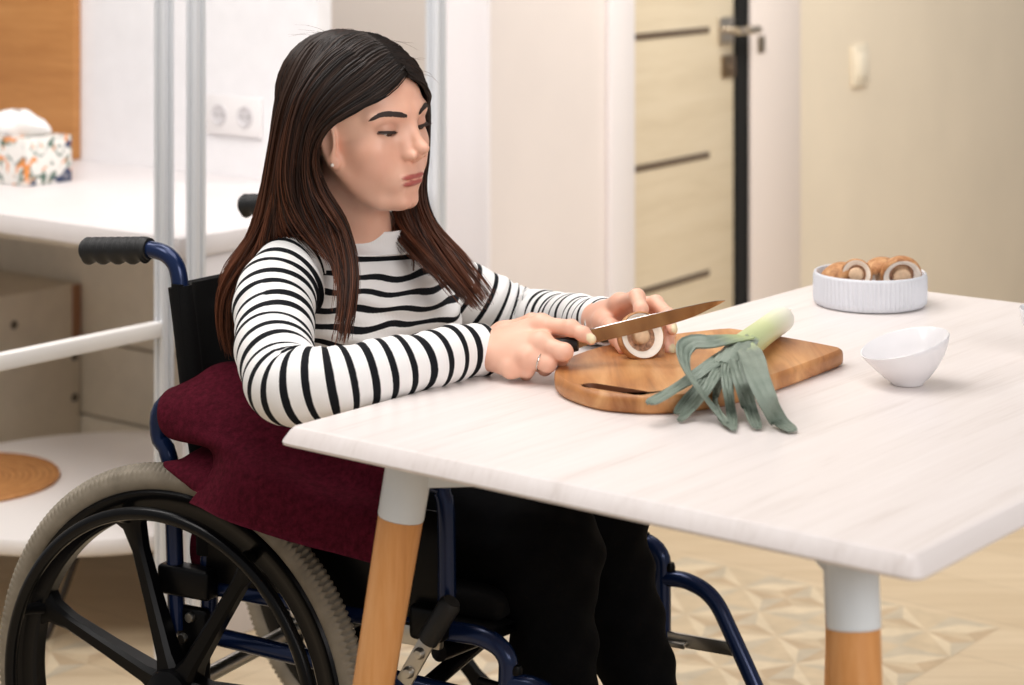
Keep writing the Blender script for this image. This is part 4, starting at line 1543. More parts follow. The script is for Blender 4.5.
def f_body(p):
    d = s_ell(p, CHEST, (0.088, 0.140, 0.150), RT)
    d = smin(d, s_cap(p, CHEST - Z * 0.05, PELV, 0.088, 0.105), 0.06)
    d = smin(d, s_cap(p, SH_R * 0.85 + SH_L * 0.15 - Z * 0.012, SH_L * 0.85 + SH_R * 0.15 - Z * 0.012, 0.036, 0.036), 0.03)
    d = smin(d, s_cap(p, N_BASE - Z * 0.01, CHEST, 0.046, 0.08), 0.03)
    d = smin(d, s_chain(p, ARM_R, [0.032, 0.032, 0.030, 0.029, 0.027, 0.025, 0.023, 0.021], 0.01), 0.012)
    d = smin(d, s_chain(p, ARM_L, [0.032, 0.030, 0.028, 0.026, 0.024, 0.021, 0.0195], 0.01), 0.012)
    for h, k, a, t in ((HIP_R, KN_R, AN_R, TO_R), (HIP_L, KN_L, AN_L, TO_L)):
        d = smin(d, s_chain(p, [h, k, a], [0.078, 0.054, 0.036], 0.03), 0.03)
        d = smin(d, s_chain(p, [a, a + (t - a) * 0.2 - Z * 0.035, t], [0.034, 0.032, 0.026], 0.02), 0.015)
    return d


HEADC = (HC + N_BASE) / 2


def f_skin(p):
    d = f_body(p)
    for fn, c, r, k in ((f_head, HEADC, 0.27, 0.02), (f_rh, P(530, 345, 2.69), 0.17, 0.012), (f_lh, P(632, 318, 2.81), 0.17, 0.012)):
        m = np.linalg.norm(p - c, axis=1) < r
        if m.any():
            d[m] = smin(d[m], fn(p[m]), k)
    return d


H_ = 0.0021
vs_, qs_ = surface_nets(f_skin, (-0.62, 2.30, 0.095), (0.42, 3.42, 1.215), H_)
for i in range(0, len(vs_), 60000):
    vs_[i:i + 60000] = project(f_skin, vs_[i:i + 60000], 2)
qh = (vs_ - HC) @ RH
mh = mirror_pts(qh)
# lips, nails and blush travel with the skin as masks
lip = np.minimum(np.minimum(s_ell(mh, arr(0.0910, 0.0075, -0.0668), (0.0110, 0.0145, 0.0037)), s_cap(mh, arr(0.0895, 0.012, -0.0677), arr(0.0785, 0.0290, -0.0696), 0.0037, 0.0014)), np.minimum(s_ell(mh, arr(0.0905, 0, -0.0756), (0.0120, 0.0200, 0.0047)), s_cap(mh, arr(0.0890, 0.012, -0.0748), arr(0.0785, 0.0278, -0.0704), 0.0040, 0.0014)))
lip = np.where(qh[:, 0] > 0.06, np.clip(0.5 - lip / 0.0016, 0, 1), 0)
blush = np.where(np.linalg.norm(qh, axis=1) < 0.2, np.exp(-(s_ell(mh, arr(0.062, 0.045, -0.040), (0.02, 0.02, 0.018)) / 0.012).clip(0) ** 2), 0)
nail = np.zeros(len(vs_))
toCam = lambda p: nrm(arr(0, 0, CAM_H) - p)


def paint_nail(pts, rr, out, ln=0.0115, wd=0.0058):
    a, b_ = pts[-2], pts[-1]
    ax_ = nrm(b_ - a)
    o_ = nrm(out - ax_ * (out @ ax_))
    s_ = np.cross(ax_, o_)
    c = b_ + o_ * rr[-1] * 0.75 + ax_ * rr[-1] * 0.15
    q = vs_ - c
    m = np.linalg.norm(q, axis=1) < 0.03
    x, y, z = q[m] @ ax_, q[m] @ s_, q[m] @ o_
    dd = np.sqrt((np.abs(x) / (ln * 0.55)) ** 2.6 + (np.abs(y) / wd) ** 2.6)
    val = np.clip((1.0 - dd) / 0.16 + 0.5, 0, 1) * (z > -rr[-1] * 0.5)
    nail[m] = np.maximum(nail[m], val)
    vs_[m] += o_ * (0.0007 * val)[:, None]


paint_nail(*RF['fingers'][0], toCam(RF['fingers'][0][0][-1]) + arr(0.25, 0, 0.15))
for k_ in (1, 2, 3):
    paint_nail(*LF['fingers'][k_], arr(0.75, -0.62, 0.22))
paint_nail(*LF['fingers'][0], arr(0.5, -0.2, 0.9))

person = thing('person', 'woman with long dark hair and striped top seated in the wheelchair, slicing a mushroom', 'person', arr(PELV[0], PELV[1], SEAT_Z + 0.03), -CH)
shade = np.where(qh[:, 0] > 0.05, np.exp(-(s_ell(mh, arr(0.080, 0.0335, 0.0015), (0.012, 0.0155, 0.0070)) / 0.004).clip(0) ** 2), 0)  # brown eye make-up on the upper lids
skin = Mat('skin', (226, 176, 150), 0.41, spec=0.45)
sv = skin.coord()
tone = skin.ramp(skin.noise(sv, 16, 3), [(0.3, (232, 176, 150)), (0.7, (240, 191, 166))])
tone = skin.mix(skin.math('MULTIPLY', skin.attr('blush'), 0.25), tone, (218, 146, 122))
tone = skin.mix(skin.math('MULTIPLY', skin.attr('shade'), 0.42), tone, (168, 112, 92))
tone = skin.mix(skin.attr('lip'), tone, (178, 92, 84))
tone = skin.mix(skin.attr('nail'), tone, (240, 226, 190))
skin.color(tone)
skin.b.inputs['Subsurface Weight'].default_value = 0.12
skin.b.inputs['Subsurface Radius'].default_value = (0.012, 0.005, 0.003)
skin.b.inputs['Subsurface Scale'].default_value = 0.6
skin.bump(skin.noise(sv, 420, 2), 0.05, 0.001)
mb = MB().add(vs_, qs_, 0, lip=lip, blush=blush, nail=nail, shade=shade)
body = build('body', mb, skin.m, person, angle=0)

# ------------------------------------------------------------------ eyes, lashes, brows
white_eye = Mat('eye', (236, 228, 222), 0.15)
ev = white_eye.attr('iris')
white_eye.color(white_eye.ramp(ev, [(0.0, (22, 14, 10)), (0.22, (22, 14, 10)), (0.26, (74, 46, 28)), (0.56, (58, 36, 22)), (0.62, (232, 224, 218))]))
hair_dark = flat('brow hair', (50, 34, 27), 0.6)
gaze = nrm(arr(0.80, 0.02, -0.60))
for sy in (-1, 1):
    ec = Hw(0.0730, 0.0320 * sy, -0.001)
    mb = MB().sphere(ec, 0.0136, 40, 28)
    qv = (mb.v[0] - ec) @ RH
    mb.at['iris'] = [np.arccos(np.clip(qv @ gaze / 0.0136, -1, 1)) / 0.9]
    build('eye', mb, white_eye.m, person, angle=0)
    # lashes along the lowered lid
    mb = MB()
    line = []
    for t in np.linspace(-1, 1, 15):
        y = 0.0320 + t * 0.0152
        z = -0.0030 - 0.0034 * (1 - t * t) + 0.0016 * t + 0.0026 * (1 - t * t)
        rem = 0.0152 ** 2 - (y - 0.0320) ** 2 - (z + 0.001) ** 2
        line.append((0.0730 + math.sqrt(max(rem, 1e-6)), y * sy, z))
    lp = np.array([Hw(*q) for q in line])
    mb.tube(lp, np.interp(np.linspace(0, 1, 15), [0, 0.3, 0.7, 1], [0.0006, 0.0014, 0.0019, 0.0013]), 6)
    for q in smooth_path(np.array(line), 34):
        t = (abs(q[1]) - 0.0320) / 0.0146
        ln_ = 0.0055 + 0.0025 * t
        p0 = arr(*q)
        p1 = p0 + arr(0.75, sy * 0.30 * t, -0.55) * ln_ * 0.6
        p2 = p0 + arr(1.0, sy * 0.55 * t, -0.25) * ln_
        mb.tube([Hw(*p0), Hw(*p1), Hw(*p2)], [0.00045, 0.00035, 0.00012], 4)
    build('eyelashes', mb, hair_dark, person, angle=0)
    # brow: short hairs laid on the skin
    mb = MB()
    bp = []
    for deg, z in ((7.0, 0.0150), (13, 0.0180), (20.5, 0.0208), (29, 0.0212), (38, 0.0165)):
        dr_ = arr(math.cos(math.radians(deg)), math.sin(math.radians(deg)), 0)
        rr_ = np.linspace(0.05, 0.12, 300)
        fv_ = f_face(rr_[:, None] * dr_ + arr(0, 0, z))
        bp.append(dr_ * rr_[int(np.argmin(np.abs(fv_)))] + arr(0, 0, z))
    bl = smooth_path(np.array(bp), 60)
    wd_ = np.interp(np.linspace(0, 1, 60), [0, 0.12, 0.5, 0.8, 1], [0.0016, 0.0034, 0.0037, 0.0028, 0.0007])
    base = []
    for k in range(800):
        i = RNG.integers(0, 57)
        o_ = RNG.uniform(-1, 1)
        t0v = bl[min(59, i + 3)] - bl[i]
        a = bl[i] + arr(0, 0, o_ * wd_[i])
        b2 = a + nrm(t0v) * 0.006 + arr(0, 0, (0.5 - i / 57) * 0.0035 - o_ * 0.0012)
        base.append([a, (a + b2) / 2, b2])
    base = np.array(base)
    base[:, :, 1] *= sy
    flatp = base.reshape(-1, 3)
    flatp = project(f_face, flatp, 4, 0.0006)
    base = (HC + flatp @ RH.T).reshape(-1, 3, 3)
    for s in base:
        mb.tube(s, [0.00042, 0.00036, 0.00012], 4, caps=False)
    build('eyebrow', mb, hair_dark, person, angle=0)
# small stud in the visible ear
build('earring', MB().sphere(Hw(0.020, -0.0775, -0.043), 0.0026, 16, 10), flat('pearl stud', (236, 226, 214), 0.2), person)
# ring on the knife hand
rp = RF['fingers'][2][0]
rc_ = rp[0] * 0.42 + rp[1] * 0.58
rax = nrm(rp[1] - rp[0])
mb = MB()
q1 = nrm(np.cross(rax, Z))
q2 = np.cross(rax, q1)
mb.tube([rc_ + (q1 * math.cos(a) + q2 * math.sin(a)) * 0.0110 for a in np.linspace(0, 2 * PI, 40, endpoint=False)], 0.0011, 8, closed=True, up=rax)
build('ring', mb, flat('silver ring', (214, 206, 198), 0.2, 1.0), person)
# ------------------------------------------------------------------ striped top
def knit_mat(name, frac):
    knit = Mat(name, (240, 238, 236), 0.85, spec=0.2)
    ph = knit.attr('stripe')
    fr_ = knit.math('FRACT', ph)
    edge = knit.math('ADD', fr_, knit.math('MULTIPLY', knit.math('SUBTRACT', knit.noise(knit.coord(), 160, 2), 0.5), 0.05))
    knit.color(knit.ramp(edge, [(0.0, (17, 19, 23)), (frac, (17, 19, 23)), (frac + 0.03, (242, 240, 238))]))
    ribw = knit.n('ShaderNodeTexWave', wave_type='BANDS', bands_direction='X')
    ribw.inputs['Scale'].default_value = 1.0
    rv = knit.n('ShaderNodeCombineXYZ')
    knit.link(knit.math('MULTIPLY', knit.attr('round'), 46.0), rv.inputs['X'])
    knit.link(rv.outputs['Vector'], ribw.inputs['Vector'])
    knit.bump(knit.math('ADD', knit.math('MULTIPLY', ribw.outputs['Fac'], 0.5), knit.noise(knit.coord(), 500, 2)), 0.25, 0.0012)
    return knit.m


knit = knit_mat('striped knit', 0.34)
knit_fine = knit_mat('finely striped knit', 0.24)


def sleeve(rows, period, start, fold_at, name, parent, seed, km=None, comp=None):
    """tube of (point, radius) rows; stripe phase follows the length of the arm"""
    data = np.array([list(p) + [r] for p, r in rows])
    n, seg = 190, 72
    sm = smooth_path(data, n)
    path, rad = sm[:, :3], sm[:, 3]
    s = np.concatenate([[0], np.cumsum(np.linalg.norm(np.diff(path, axis=0), axis=1))])
    tan, A, B = frames(path)
    th = np.linspace(0, 2 * PI, seg, endpoint=False)
    rr = np.random.default_rng(seed)
    k1, k2, k3 = rr.uniform(0, 6, 3)
    g = np.zeros((n, seg, 3))
    curv = np.linalg.norm(np.gradient(tan, axis=0), axis=1) / (np.gradient(s) + 1e-9)
    curv = np.convolve(np.clip(curv / 14, 0, 1), np.ones(15) / 15, 'same')
    bend = np.gradient(tan, axis=0)
    for i in range(n):
        bd = nrm(bend[i]) if np.linalg.norm(bend[i]) > 1e-6 else A[i]
        dirs = np.cos(th)[:, None] * A[i] + np.sin(th)[:, None] * B[i]
        inner = np.clip(dirs @ bd, 0, 1)
        w = 0.0010 * np.sin(s[i] * 150 + 2.0 * np.sin(th + k1) + k2) + 0.0014 * np.sin(s[i] * 62 + 1.6 * np.cos(th + k3))
        w = w + curv[i] * inner * 0.006 * np.sin(s[i] * 260 + k1 + 1.5 * th)
        e = 1.0
        g[i] = path[i] + dirs * (rad[i] * e + w)[:, None]
    ds = np.gradient(s) * (1 + 0.75 * curv)
    if comp is not None:
        ds = ds * np.interp(np.linspace(0, 1, n), comp[0], comp[1])
    sw = np.cumsum(ds) - ds[0]
    sw = sw + (math.ceil(sw[-1] / period - 0.36) + 0.36) * period - sw[-1]
    stripe = (sw[:, None] - start) / period + 0.05 * np.sin(th[None, :] * 1.0 + k2) + 0.03 * np.sin(th[None, :] * 2 + s[:, None] * 30)
    rnd = np.repeat(th[None, :] / (2 * PI), n, 0)
    # turn the cuff inwards
    last = g[-1]
    c = last.mean(0)
    inn = [c + (last - c) * f_ - tan[-1] * b_ for f_, b_ in ((0.97, -0.0012), (0.92, -0.0006), (0.90, 0.004), (0.88, 0.02))]
    g = np.concatenate([g, np.array(inn)])
    stripe = np.concatenate([stripe] + [stripe[-1:]] * 4)
    rnd = np.concatenate([rnd] + [rnd[-1:]] * 4)
    mb = MB().grid(g, closed_v=True, flip=True, stripe=stripe, round=rnd)
    return build(name, mb, km or knit, parent, angle=0)


# trunk of the top
rows = []
NB = N_BASE * arr(1, 1, 0)
PB = PELV * arr(1, 1, 0)
spec_ = [  # z, forward offset, half depth, half width
    (0.545, 0.020, 0.128, 0.172), (0.60, 0.014, 0.120, 0.160), (0.66, 0.006, 0.112, 0.148), (0.715, 0.004, 0.112, 0.148), (0.76, 0.006, 0.112, 0.152),
    (0.80, 0.004, 0.104, 0.157), (0.83, 0.000, 0.093, 0.160), (0.850, -0.003, 0.080, 0.156), (0.866, -0.004, 0.070, 0.135), (0.8765, 0.004, 0.0690, 0.104),
    (0.8830, 0.010, 0.0670, 0.080), (0.889, 0.012, 0.0630, 0.066), (0.896, 0.012, 0.0600, 0.0605), (0.908, 0.013, 0.0590, 0.0590), (0.915, 0.013, 0.0575, 0.0575)]
spec_ = smooth_path(np.array(spec_), 130)
seg = 128
th = np.linspace(0, 2 * PI, seg, endpoint=False)
g, st_, rn_ = [], [], []
for z, fo, a, b_ in spec_:
    t = np.clip((0.86 - z) / 0.32, 0, 1)
    c = NB * (1 - t) + PB * t + TF * fo
    cs, sn = np.cos(th), np.sin(th)
    bust = 0.026 * (np.exp(-((th - 0.60) / 0.42) ** 2) + np.exp(-((th - (2 * PI - 0.60)) / 0.42) ** 2)) * math.exp(-((z - 0.752) / 0.042) ** 2)
    p_ = 1.0
    ca = np.sign(cs) * np.abs(cs) ** 0.86
    sa = np.sign(sn) * np.abs(sn) ** 0.94
    x = (a + bust) * ca
    y = b_ * sa
    drape = 0.0028 * np.sin(z * 95 + 2.2 * np.sin(th * 2 + 0.6)) * np.clip((0.86 - z) / 0.03, 0, 1) + 0.0018 * np.sin(z * 210 + 3.4 * np.cos(th * 3))* np.clip((0.868 - z) / 0.03, 0, 1)
    tilt = np.where(z > 0.862, -0.013 * cs * np.clip((z - 0.862) / 0.025, 0, 1), 0)     # collar sits lower in front
    P3 = c + TF * (x + drape * cs)[:, None] + TL_ * (y + drape * sn)[:, None] + Z * (z + tilt + 0 * x)[:, None]
    # shoulders: her left one is lower
    P3 = P3 + Z * (np.clip(y / 0.15, -1, 1) * -0.012 * np.clip((z - 0.74) / 0.08, 0, 1) * np.clip((0.892 - z) / 0.02, 0, 1))[:, None]
    g.append(P3)
    sag = 0.004 * np.cos(th) * 0 + 0.0024 * np.sin(5 * th + z * 40) + 0.0020 * np.sin(11 * th - z * 110)
    zz = z + 0.011 * (np.cos(th) - 0.55) * np.clip((0.862 - z) / 0.02, 0, 1) + sag * np.clip((0.866 - z) / 0.02, 0, 1)
    st_.append(np.full(seg, 0.1 if 0.8630 < z < 0.8755 else 0.6) if z > 0.858 else (0.8705 - zz) / 0.0212 + 0.02)
    rn_.append(th / (2 * PI))
g = np.array(g)
c = g[-1].mean(0)
inn = [c + (g[-1] - c) * 0.965 - Z * 0.0005, c + (g[-1] - c) * 0.94 - Z * 0.004, c + (g[-1] - c) * 0.93 - Z * 0.018]
g = np.concatenate([g, np.array(inn)])
st_ = np.array(st_ + [st_[-1]] * 3)
rn_ = np.array(rn_ + [rn_[-1]] * 3)
top_ = build('sweater', MB().grid(g, closed_v=True, flip=True, stripe=st_, round=rn_), knit, person, angle=0)

sleeve([(P(308, 268, 2.885), 0.046), (P(288, 278, 2.855), 0.0530), (P(276, 297, 2.815), 0.0535), (P(274, 328, 2.755), 0.0510), (P(277, 362, 2.675), 0.0490), (P(289, 386, 2.615), 0.0475),
        (P(320, 384, 2.594), 0.0440), (P(357, 376, 2.606), 0.0400), (P(410, 364, 2.645), 0.0365), (P(455, 353, 2.695), 0.0345), (P(483, 349, 2.727), 0.0335)],
       0.0292, 0.0, 0, 'sleeve', top_, 3)
sleeve([(P(398, 266, 3.05), 0.044), (P(424, 272, 3.068), 0.0500), (P(462, 292, 3.085), 0.0470), (P(505, 313, 3.100), 0.0440), (P(532, 319, 3.095), 0.0425), (P(556, 320, 3.045), 0.0395),
        (P(580, 320, 2.965), 0.0345), (P(606, 322, 2.868), 0.0305)], 0.0275, 0.0, 0, 'sleeve', top_, 5, knit_fine, ([0, 0.45, 0.6, 1], [0.9, 0.9, 1.15, 1.35]))

# ------------------------------------------------------------------ trousers and shoes
def f_legs(p):
    d = None
    for h, k, a in ((HIP_R, KN_R, AN_R), (HIP_L, KN_L, AN_L)):
        x = s_chain(p, [h, k, a], [0.088, 0.063, 0.047], 0.035)
        x = smin(x, np.linalg.norm(p - (k + E_ * 0.004 + Z * 0.004), axis=1) - 0.064, 0.02)
        d = x if d is None else smin(d, x, 0.02)
    d = smin(d, s_ell(p, PELV + E_ * 0.02 - Z * 0.03, (0.13, 0.175, 0.105), rot_cols(E_, L_, Z)), 0.05)
    fold = 0.0020 * np.sin(p[:, 2] * 105 + p[:, 0] * 40 + 3 * np.sin(p[:, 1] * 30)) + 0.0014 * np.sin(p[:, 0] * 120 - p[:, 2] * 70)
    return np.maximum(d + fold, 0.20 - p[:, 2])


tv, tq = surface_nets(f_legs, (-0.5, 2.4, 0.18), (0.45, 3.40, 0.75), 0.0055)
denim = flat('black denim', (8, 9, 11), 0.9, spec=0.1, vary=0.15, scale=60, bump=0.25, bscale=600)
build('trousers', MB().add(tv, tq), denim, person, angle=0)
for a, t in ((AN_R, TO_R), (AN_L, TO_L)):
    hd = nrm((t - a) * arr(1, 1, 0))
    fsh = lambda p: np.maximum(smin(s_chain(p, [a - Z * 0.01, a + hd * 0.01 - Z * 0.042, t], [0.044, 0.042, 0.036], 0.02), s_cap(p, a - hd * 0.02 - Z * 0.045, a + hd * 0.05 - Z * 0.045, 0.036, 0.036), 0.02), 0.1245 - p[:, 2])
    sv_, sq_ = surface_nets(fsh, tuple(np.minimum(a, t) - 0.1), tuple(np.maximum(a, t) + 0.1), 0.006)
    build('shoe', MB().add(sv_, sq_), flat('black shoe leather', (22, 22, 24), 0.4), person, angle=0)

# ------------------------------------------------------------------ maroon coat hung over the armrest
def patch(ctrl, nu=70, nv=90, crease=0.003, seed=1):
    ctrl = np.array(ctrl)                         # rows x cols x 3
    r1 = np.array([smooth_path(row, nv) for row in ctrl])
    g = np.stack([smooth_path(r1[:, j], nu) for j in range(nv)], 1)
    nr = np.cross(np.gradient(g, axis=0), np.gradient(g, axis=1))
    nr /= np.linalg.norm(nr, axis=2)[:, :, None] + 1e-12
    uu, vv_ = np.meshgrid(np.linspace(0, 1, nu), np.linspace(0, 1, nv), indexing='ij')
    k = np.random.default_rng(seed).uniform(0, 6, 6)
    f = crease * (np.sin(9 * vv_ + 3 * np.sin(4 * uu + k[0]) + k[1]) * 0.6 + np.sin(17 * vv_ - 6 * uu + k[2]) * 0.3 + np.sin(11 * uu + 5 * vv_ + k[3]) * 0.3)
    return g + nr * f[:, :, None]


def cloth(mb, g, t=0.0032):
    nr = np.cross(np.gradient(g, axis=0), np.gradient(g, axis=1))
    nr /= np.linalg.norm(nr, axis=2)[:, :, None] + 1e-12
    lo = np.concatenate([g + nr * t / 2, (g - nr * t / 2)[:, ::-1]], 1)
    mb.grid(lo, closed_v=True)
    n, b0_ = lo.shape[1], mb.n - lo.shape[0] * lo.shape[1]
    h = g.shape[1]
    for r_ in (0, lo.shape[0] - 1):
        for j in range(h - 1):
            a, b2, c_, d_ = b0_ + r_ * n + j, b0_ + r_ * n + j + 1, b0_ + r_ * n + n - 2 - j, b0_ + r_ * n + n - 1 - j
            mb.f.append((a, b2, c_, d_) if r_ else (d_, c_, b2, a))
            mb.mi.append(0)


felt = Mat('maroon wool', (60, 10, 22), 0.95, spec=0.08)
fv = felt.coord()
felt.color(felt.ramp(felt.noise(fv, 130, 4, 0.7), [(0.3, (50, 7, 17)), (0.7, (82, 18, 34))]))
felt.b.inputs['Sheen Weight'].default_value = 0.25
felt.b.inputs['Sheen Roughness'].default_value = 0.5
felt.b.inputs['Sheen Tint'].default_value = lin((120, 40, 52))
felt.bump(felt.noise(fv, 420, 4, 0.7), 0.5, 0.0016)


def W(px, py, yc):
    return S(px, py, -yc - 0.012)


main = [
    [W(196, 384, .14), W(222, 368, .14), W(255, 372, .14), W(300, 396, .12), W(345, 420, .12), W(385, 434, .12), W(425, 448, .12)],
    [W(172, 388, .235), W(208, 366, .225), W(250, 374, .225), W(300, 402, .225), W(345, 424, .232), W(385, 440, .238), W(425, 454, .238)],
    [W(160, 408, .285), W(198, 398, .282), W(246, 412, .278), W(298, 430, .276), W(345, 448, .276), W(385, 462, .276), W(424, 478, .276)],
    [W(167, 434, .300), W(203, 432, .312), W(248, 446, .312), W(298, 462, .306), W(345, 482, .302), W(384, 498, .298), W(421, 516, .296)],
    [W(204, 446, .302), W(222, 452, .328), W(254, 468, .345), W(300, 484, .340), W(345, 502, .338), W(383, 516, .330), W(418, 532, .325)],
    [W(211, 464, .322), W(228, 474, .345), W(258, 486, .356), W(302, 502, .350), W(345, 522, .350), W(382, 536, .344), W(414, 550, .338)],
    [W(188, 502, .352), W(226, 519, .360), W(266, 534, .364), W(306, 546, .360), W(346, 556, .356), W(380, 564, .350), W(410, 572, .344)]]
mb = MB()
cloth(mb, patch(main, 80, 110, 0.0070, 2))
coat = build('coat', mb, felt.m, None, origin=tuple(W(250, 420, .25)), angle=0)
props(coat, 'maroon wool coat tucked round the woman and hanging over the near wheel', 'coat')
WORLD[coat.name] = Matrix.Translation(coat.location)
flap = [
    [W(206, 446, .285), W(224, 452, .292), W(244, 462, .30)],
    [W(182, 459, .300), W(208, 466, .312), W(236, 476, .325)],
    [W(163, 464, .318), W(196, 482, .332), W(232, 492, .340)],
    [W(182, 482, .330), W(204, 496, .340), W(232, 506, .345)]]
mb = MB()
cloth(mb, patch(flap, 30, 40, 0.001, 8))
build('collar_flap', mb, felt.m, coat, angle=0)
tail = [
    [W(196, 520, .20), W(220, 530, .20), W(248, 540, .19)],
    [W(190, 552, .225), W(216, 560, .22), W(246, 566, .20)],
    [W(198, 588, .23), W(214, 592, .225), W(238, 588, .20)]]
mb = MB()
cloth(mb, patch(tail, 30, 40, 0.002, 9))
build('coat_tail', mb, felt.m, coat, angle=0)
# row of stitching holes down the fold
seam = smooth_path([W(228, 372, .288), W(212, 388, .292), W(200, 404, .298), W(194, 420, .305), W(200, 436, .318)], 40)

# ------------------------------------------------------------------ chef's knife
ka, kb2 = P(590, 336, 2.668), P(725, 301.5, 2.700)
knife = thing('chef_knife', "chef's knife with black handle held in the right hand above the board", 'knife', ka)
spine = [(571, 338.5), (585, 331), (600, 327), (650, 314.8), (690, 306), (712, 301.5), (725, 300.4)]
edge_ = [(575, 349.5), (590, 344.5), (608, 340), (655, 328.5), (690, 318), (712, 308), (725, 301.2)]
dd = np.linspace(2.672, 2.700, 7)
sp = smooth_path(np.array([P(x, y, d) for (x, y), d in zip(spine, dd)]), 60)
eg = smooth_path(np.array([P(x, y, d + 0.011) for (x, y), d in zip(edge_, dd)]), 60)
bn = nrm(np.cross(sp[-1] - sp[0], eg[20] - sp[20]))
g = []
for i in range(60):
    tk = 0.0007 * (1 - 0.6 * i / 59)
    ring = []
    for t, s_ in ((0, 1), (0.6, 0.75), (0.93, 0.35), (1, 0.04)):
        ring.append(sp[i] * (1 - t) + eg[i] * t + bn * tk * s_)
    for t, s_ in ((1, 0.04), (0.93, 0.35), (0.6, 0.75), (0, 1)):
        ring.append(sp[i] * (1 - t) + eg[i] * t - bn * tk * s_)
    g.append(ring)
mb = MB().grid(np.array(g), closed_v=True)
mb.f += [tuple(range(8)), tuple(range(mb.n - 8, mb.n))[::-1]]
mb.mi += [0, 0]
blade_m = flat('polished steel', (176, 172, 168), 0.16, 1.0)
build('blade', mb, blade_m, knife, angle=25)
hp_ = smooth_path([P(578, 344, 2.674), P(562, 345, 2.678), P(540, 348, 2.690), P(515, 352, 2.705), P(500, 356, 2.712)], 40)
mb = MB().tube(hp_, np.interp(np.linspace(0, 1, 40), [0, 0.05, 0.25, 0.6, 0.9, 1], [0.0085, 0.0098, 0.0092, 0.0105, 0.0108, 0.008]), 24, sx=1.0, sy=0.72)
build('handle', mb, flat('black knife handle', (18, 18, 20), 0.35), knife, angle=50)

# mushroom being sliced
mc_ = P(640, 337, 2.727)
mushroom(mc_, 0.0315, nrm(arr(-0.30, 0.80, -0.34)), 'halved brown mushroom held on the board under the knife', stem=0.30, stem_r=0.30)
# ------------------------------------------------------------------ long dark hair
guides = {
 'near': [
  [(406, 74, 2.845), (384, 97, 2.822), (350, 115, 2.80), (326, 130, 2.81), (315, 158, 2.83), (322, 188, 2.84), (340, 220, 2.835), (350, 260, 2.80), (350, 300, 2.765), (344, 342, 2.745)],
  [(395, 61, 2.855), (366, 84, 2.815), (330, 111, 2.80), (309, 140, 2.81), (306, 175, 2.83), (316, 205, 2.83), (336, 235, 2.83), (346, 275, 2.79), (343, 318, 2.755), (338, 338, 2.745)],
  [(380, 48, 2.87), (347, 68, 2.82), (316, 102, 2.80), (301, 140, 2.81), (296, 180, 2.82), (303, 212, 2.825), (316, 234, 2.825), (327, 249, 2.82), (336, 268, 2.80), (340, 286, 2.79)],
  [(362, 39, 2.89), (327, 58, 2.84), (299, 97, 2.82), (287, 140, 2.82), (280, 185, 2.83), (282, 214, 2.84), (288, 230, 2.85), (296, 241, 2.85), (305, 250, 2.845), (312, 257, 2.835)],
  [(352, 35, 2.90), (320, 53, 2.86), (298, 95, 2.84), (286, 142, 2.84), (279, 187, 2.85), (272, 225, 2.88), (257, 254, 2.895), (238, 285, 2.90), (234, 318, 2.90), (238, 345, 2.90)],
  [(345, 33, 2.92), (314, 49, 2.88), (290, 92, 2.87), (280, 142, 2.87), (272, 192, 2.88), (259, 237, 2.905), (235, 268, 2.91), (225, 298, 2.91), (227, 328, 2.91), (236, 350, 2.91)],
  [(338, 32, 2.95), (309, 47, 2.93), (285, 90, 2.92), (276, 142, 2.91), (268, 195, 2.92), (254, 241, 2.93), (229, 275, 2.93), (222, 303, 2.93), (226, 332, 2.93), (234, 344, 2.93)]],
 'back': [
  [(336, 33, 2.98), (312, 52, 3.0), (299, 97, 3.0), (291, 150, 3.0), (275, 210, 3.0), (262, 255, 3.0), (255, 290, 3.02), (252, 325, 3.03)],
  [(350, 33, 3.0), (335, 55, 3.05), (325, 100, 3.06), (318, 160, 3.05), (310, 215, 3.04), (305, 255, 3.05), (300, 290, 3.07), (298, 325, 3.09)],
  [(364, 36, 2.99), (364, 60, 3.06), (360, 110, 3.08), (352, 170, 3.07), (350, 225, 3.06), (350, 260, 3.08), (350, 295, 3.11), (350, 325, 3.13)]],
 'far': [
  [(362, 39, 2.89), (390, 49, 2.97), (400, 100, 3.02), (390, 160, 3.02), (385, 205, 2.99), (392, 228, 2.95), (406, 244, 2.91), (417, 256, 2.89)],
  [(380, 48, 2.87), (405, 60, 2.93), (412, 105, 2.98), (402, 160, 2.99), (393, 203, 2.97), (401, 230, 2.93), (421, 254, 2.89), (444, 280, 2.865)],
  [(395, 61, 2.855), (415, 72, 2.90), (420, 110, 2.96), (415, 160, 2.97), (408, 200, 2.96), (416, 230, 2.93), (438, 264, 2.89), (472, 306, 2.855)],
  [(406, 74, 2.845), (421, 88, 2.885), (424, 120, 2.94), (422, 160, 2.965), (418, 198, 2.96), (428, 228, 2.94), (452, 262, 2.90), (484, 306, 2.86)],
  [(407, 75, 2.845), (422, 91, 2.885), (426, 120, 2.935), (425, 160, 2.965), (424, 198, 2.965), (434, 226, 2.95), (462, 256, 2.92), (494, 298, 2.88)]]}

NP_ = 30


def rs(gd):
    return smooth_path(np.array([P(*q) for q in gd]), NP_)


near = [rs(x) for x in guides['near']]
back = [rs(x) for x in guides['back']]
far = [rs(x) for x in guides['far']]
ring_near = np.array(near + back[:1])
ring_back = np.array([near[-1]] + back + [far[0]])
ring_far = np.array(far)


LEVEL = [0.0015]


def f_block(p):
    """what hair may not enter: head, neck, shoulders under the knit"""
    d = f_face((p - HC) @ RH) - LEVEL[0]
    n = s_cap(p, N_TOP, N_BASE, 0.053, 0.056)
    d = np.minimum(d, n)
    d = np.minimum(d, f_body(p) - 0.021)
    return d


